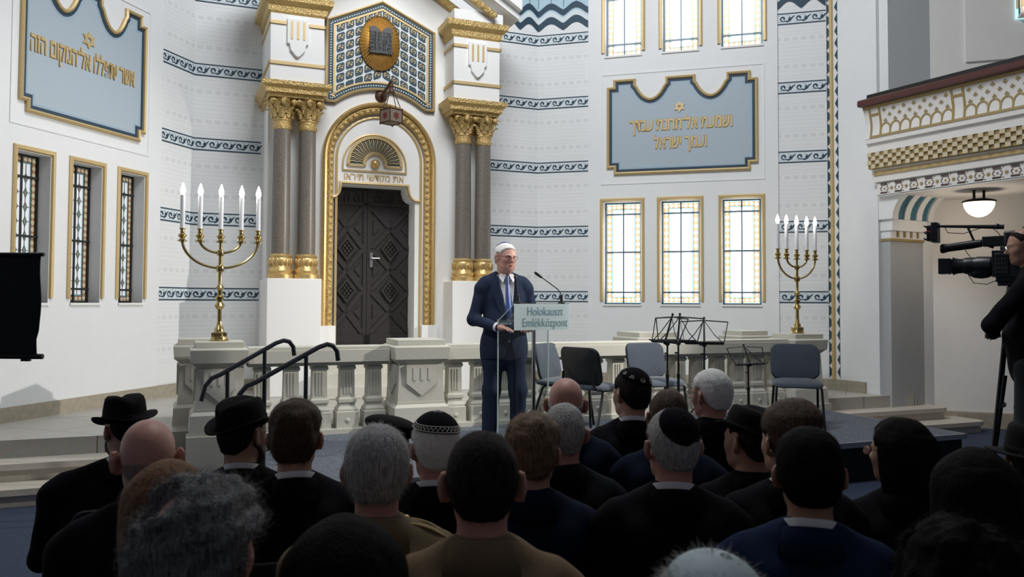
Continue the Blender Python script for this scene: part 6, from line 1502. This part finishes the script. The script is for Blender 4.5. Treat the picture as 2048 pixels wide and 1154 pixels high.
# local +x is to the picture's left when facing us
def s_torso(S, e):
    S.ell((0, .0, sz - .12), (.205 + e, .138 + e, .22 + e), None, .06); S.ell((0, .035, sz - .34), (.198 + e, .165 + e, .22), None, .07); S.ell((0, .01, sz - .56), (.197 + e, .155 + e, .17), None, .07)
    S.cap((-.09, .0, sz - .5), (-.10, .0, sz - .66), .12 + e, .115 + e, .05, fy=1.1); S.cap((.09, .0, sz - .5), (.10, .0, sz - .66), .12 + e, .115 + e, .05, fy=1.1)
    for sx in (-1, 1): S.cap((sx * .02, -.01, T - .285), (sx * .16, -.005, sz + .022), .06 + e, .06 + e, .05); S.cap((sx * .18, .0, sz - .0), (sx * .205, .005, sz - .03), .068 + e, .066 + e, .04)
def s_arms(S, e):
    for sx, el, wr in ((1, elR, wrR), (-1, elL, wrL)): S.cap((sx * .20, .0, sz - .03), el, .064 + e, .054 + e, .03); S.cap(el, tuple(wr), .053 + e, .040 + e, .03)
def s_legs(S, e):
    for sx, fy in ((-1, .05), (1, -.02)): S.cap((sx * .095, .0, .86), (sx * .108, fy + .02, .48), .094 + e, .078 + e, .04); S.cap((sx * .115, fy + .02, .48), (sx * .12, fy - .02, .07), .078 + e, .066 + e, .04)
S = SDF((-.40, -.27, 0), (.40, .50, T + .02), .007)
s_torso(S, -.03); s_arms(S, -.018); s_legs(S, -.03)
S.cap((0, .0, T - .32), tuple(hc + Rm @ np.array((0, -.02, -.05))), .068, .062, .03); head_prims(S, hc, Rm, 1.0, 1.05, fat=1.17); S.cap(tuple(hc + Rm @ np.array((-.035, .05, -.088))), tuple(hc + Rm @ np.array((.035, .05, -.088))), .026, .026, .03); S.ell(tuple(hc + Rm @ np.array((0, .035, -.115))), (.045, .045, .03), Rm, .03)
Hs = np.array((-.42, .80, -.16)); hand_prims(S, wrR + np.array((-.01, .02, 0)), (-.45, .85, -.10), (0, .1, -1), 1, .30); hand_prims(S, wrL + np.array((.01, .02, 0)), (.5, .8, -.1), (0, .1, -1), -1, .35)
for sx, fy in ((-1, .05), (1, -.02)): S.cap((sx * .12, fy - .03, .045), (sx * .15, fy + .16, .035), .04, .034, .04)
Vt, F = S.mesh(); Vt[:, 2] = np.maximum(Vt[:, 2], .004); np_mesh('body', Vt, F, ['skin_pink'], spk)
S = SDF((-.42, -.28, T - 1.2), (.42, .46, T - .2), .0075); s_torso(S, 0); s_arms(S, 0)
S.ell((0, .02, T - .23), (.066, .075, .10), None, .01, True)
X, Y, Z = np.meshgrid(*S.ax, indexing='ij')                           # open front of the jacket: a V down to the button, tails below
vtop, vbot = T - .27, sz - .36; wv = np.clip((Z - vbot) / (vtop - vbot), 0, 1) * .085; cut = np.maximum(np.abs(X) - wv, np.maximum(.03 - Y, vbot - Z)); cut2 = np.maximum(np.abs(X) - .05 * np.clip((sz - .46 - Z) / .2, 0, 1.2), np.maximum(.05 - Y, Z - (sz - .46)))
S.D = np.maximum(S.D, -cut); S.D = np.maximum(S.D, -cut2).astype(np.float32); S.D = np.maximum(S.D, sz - .645 - Z).astype(np.float32)
Vt, F = S.mesh(); Vt = Vt + vnormals(Vt, F) * (noise3(Vt * (1, 1, .7), 24, 3) * .003)[:, None]; np_mesh('jacket', Vt, F, ['speaker_suit'], spk)
S = SDF((-.25, -.2, T - .9), (.25, .25, T - .2), .0075); s_torso(S, -.014); S.ell((0, .02, T - .21), (.064, .070, .10), None, .01, True); S.D = np.maximum(S.D, sz - .5 - np.meshgrid(*S.ax, indexing='ij')[2]).astype(np.float32); Vt, F = S.mesh(); np_mesh('shirt', Vt, F, ['shirt_white'], spk)
S = SDF((-.32, -.25, 0), (.32, .3, 1.1), .009); s_legs(S, 0); s_torso(S, -.020); S.D = np.maximum(S.D, np.meshgrid(*S.ax, indexing='ij')[2] - (sz - .44)).astype(np.float32); Vt, F = S.mesh(); Vt[:, 2] = np.maximum(Vt[:, 2], .03); Vt = Vt + vnormals(Vt, F) * (noise3(Vt * (1, 1, .8), 20, 6) * .004)[:, None]; np_mesh('trousers', Vt, F, ['speaker_suit'], spk)
S = SDF((-.3, -.2, 0), (.3, .4, .14), .008)
for sx, fy in ((-1, .05), (1, -.02)): S.cap((sx * .12, fy - .05, .048), (sx * .15, fy + .19, .036), .052, .042, .04)
Vt, F = S.mesh(); Vt[:, 2] = np.maximum(Vt[:, 2], .002); np_mesh('shoes', Vt, F, ['shoe_black'], spk)
ring_band('shirt_collar', 'shirt_white', spk, (0, .010, T - .292), .068, .074, .034, .004, .008, .024, .35, back=.014)
for sx in (-1, 1):
    q = MB(); L_ = [(sx * .012, .092, T - .272), (sx * .055, .070, T - .262), (sx * .078, .080, T - .295), (sx * .048, .118, T - .345)]
    q.add([(x, y + .006, z) for x, y, z in L_] + [(x, y - .004, z) for x, y, z in L_], [(0, 1, 2, 3), (7, 6, 5, 4)] + [(i, (i + 1) % 4, 4 + (i + 1) % 4, 4 + i) for i in range(4)]); q.build('collar_point', 'shirt_white', spk, world=False)
def surf_y(x, z): # front of the torso at a height
    k = 1 - (x / .2) ** 2; return max(.0, .0)
q = MB(); zs = [T - .285, T - .31, sz - .06, sz - .2, sz - .36, sz - .42]; yy = [.096, .106, .122, .162, .190, .190]; ww = [.022, .016, .024, .034, .038, .020]; vs = []
for z, y, w in zip(zs, yy, ww): vs += [(-w, y - .004, z), (0, y + .008, z), (w, y - .004, z), (0, y - .012, z)]
q.add(vs, [(4 * k + i, 4 * k + (i + 1) % 4, 4 * k + 4 + (i + 1) % 4, 4 * k + 4 + i) for k in range(5) for i in range(4)] + [(0, 1, 2, 3), (20, 21, 22, 23)]); q.build('tie', 'tie_blue', spk, world=False)
for sx in (-1, 1):   # lapels
    q = MB(); L_ = [(sx * .082, .088, T - .275), (sx * .125, .100, sz - .03), (sx * .135, .118, sz - .09), (sx * .105, .145, sz - .20), (sx * .035, .190, sz - .34), (sx * .008, .202, sz - .37), (sx * .050, .165, sz - .20), (sx * .075, .128, sz - .05)]
    q.add([(x, y + .012, z) for x, y, z in L_] + [(x, y - .015, z) for x, y, z in L_], [tuple(range(8)), tuple(range(15, 7, -1))] + [(i, (i + 1) % 8, 8 + (i + 1) % 8, 8 + i) for i in range(8)]); q.build('lapel', 'speaker_suit', spk, world=False, bev=.003)
    q = MB(); c0 = wrR if sx > 0 else wrL; d0 = (c0 - np.array(elR if sx > 0 else elL)); d0 /= np.linalg.norm(d0); q.tube([c0 - d0 * .01, c0 + d0 * .018], [.041, .039], 16); q.build('cuff', 'shirt_white', spk, world=False)
P = dict(hair='short', hairmat='hair_white', thick=.012, strands=2600, slen=.014, rise=.25, lift=.004, fat=1.17); hair(P, spk, hc, Rm, 1.0)
kippah(spk, hc, Rm, 1.0, {}, mat='kippah_blue', ang=42, pitch=34, roll=-6, t=.018, trim='panels')
spectacles(spk, hc, Rm, 1.0); face_bits(spk, hc, Rm, 1.0)

# ------------------------------------------------------------------ the cameraman
fwd = V((-.80, .60, 0)); cp = cpos - fwd * .33 + V((.60, .80, 0)) * .13 * 0; hp = atY(2066, 456, 5.38); cm = thing('person', 'cameraman in black jacket leaning to the television camera at the right edge', 'person', (hp.x, hp.y, RISE), R(48), kind='thing')
T = hp.z - RISE; sz = T - .36; hc = np.array((0, .05, T - .116)); Rm = rotm(22, -8, 0)
def c_t(S, e):
    S.ell((0, .0, sz - .12), (.20 + e, .135 + e, .22 + e), None, .06); S.ell((0, .02, sz - .36), (.20 + e, .16 + e, .22), None, .07); S.ell((0, .0, sz - .56), (.19 + e, .15 + e, .14), None, .07)
    for sx in (-1, 1): S.cap((sx * .02, -.0, T - .27), (sx * .16, -.005, sz + .022), .062 + e, .062 + e, .05)
def c_a(S, e):
    for sx, el, wr in ((1, (.27, .0, sz - .29), (.16, .08, sz - .48)), (-1, (-.27, .19, sz - .27), (-.06, .23, sz - .33))): S.cap((sx * .205, .0, sz - .02), el, .068 + e, .058 + e, .03); S.cap(el, wr, .055 + e, .040 + e, .03)
def c_l(S, e):
    for sx in (-1, 1): S.cap((sx * .10, .0, .84), (sx * .11, .03, .46), .10 + e, .078 + e, .05); S.cap((sx * .11, .03, .46), (sx * .115, .0, .07), .072 + e, .06 + e, .04)
S = SDF((-.40, -.27, 0), (.40, .46, T + .02), .0075); c_t(S, -.03); c_a(S, -.015); c_l(S, -.025); S.cap((0, .0, T - .31), tuple(hc + Rm @ np.array((0, -.02, -.05))), .066, .06, .03); head_prims(S, hc, Rm, 1.02, 1.05, fat=1.06)
hand_prims(S, (.14, .07, sz - .48), (-.6, .0, -.6), (-1, 0, 0), 1, .4, .7); hand_prims(S, (-.04, .24, sz - .33), (.9, .3, -.1), (0, 0, -1), -1, .7, .85)
for sx in (-1, 1): S.cap((sx * .115, -.03, .045), (sx * .13, .16, .035), .04, .034, .04)
Vt, F = S.mesh(); Vt[:, 2] = np.maximum(Vt[:, 2], .004); np_mesh('body', Vt, F, ['skin_tan'], cm)
S = SDF((-.42, -.28, sz - .75), (.42, .44, T - .19), .009); c_t(S, 0); c_a(S, 0); S.ell((0, .02, T - .21), (.068, .072, .09), None, .01, True); Vt, F = S.mesh(); Vt = Vt + vnormals(Vt, F) * (noise3(Vt, 22, 9) * .005)[:, None]; np_mesh('jacket', Vt, F, ['suit_black'], cm)
S = SDF((-.32, -.25, 0), (.32, .3, 1.0), .010); c_l(S, 0); S.ell((0, .0, .88), (.18, .14, .12), None, .06); Vt, F = S.mesh(); Vt[:, 2] = np.maximum(Vt[:, 2], .03); np_mesh('trousers', Vt, F, ['jeans_dark'], cm)
S = SDF((-.3, -.2, 0), (.3, .4, .14), .009)
for sx in (-1, 1): S.cap((sx * .115, -.05, .048), (sx * .13, .19, .036), .052, .042, .04)
Vt, F = S.mesh(); Vt[:, 2] = np.maximum(Vt[:, 2], .002); np_mesh('shoes', Vt, F, ['shoe_black'], cm)
ring_band('jacket_collar', 'suit_black', cm, (0, .0, T - .33), .078, .084, .075, .007, .03, .014, .9, back=.014)
hair(dict(hair='fringe', zb=.085, tilt=.6, thick=.003, hairmat='hair_dark', strands=1000, slen=.007, fat=1.06), cm, hc, Rm, 1.02); spectacles(cm, hc, Rm, 1.02)
bpy.context.view_layer.update()
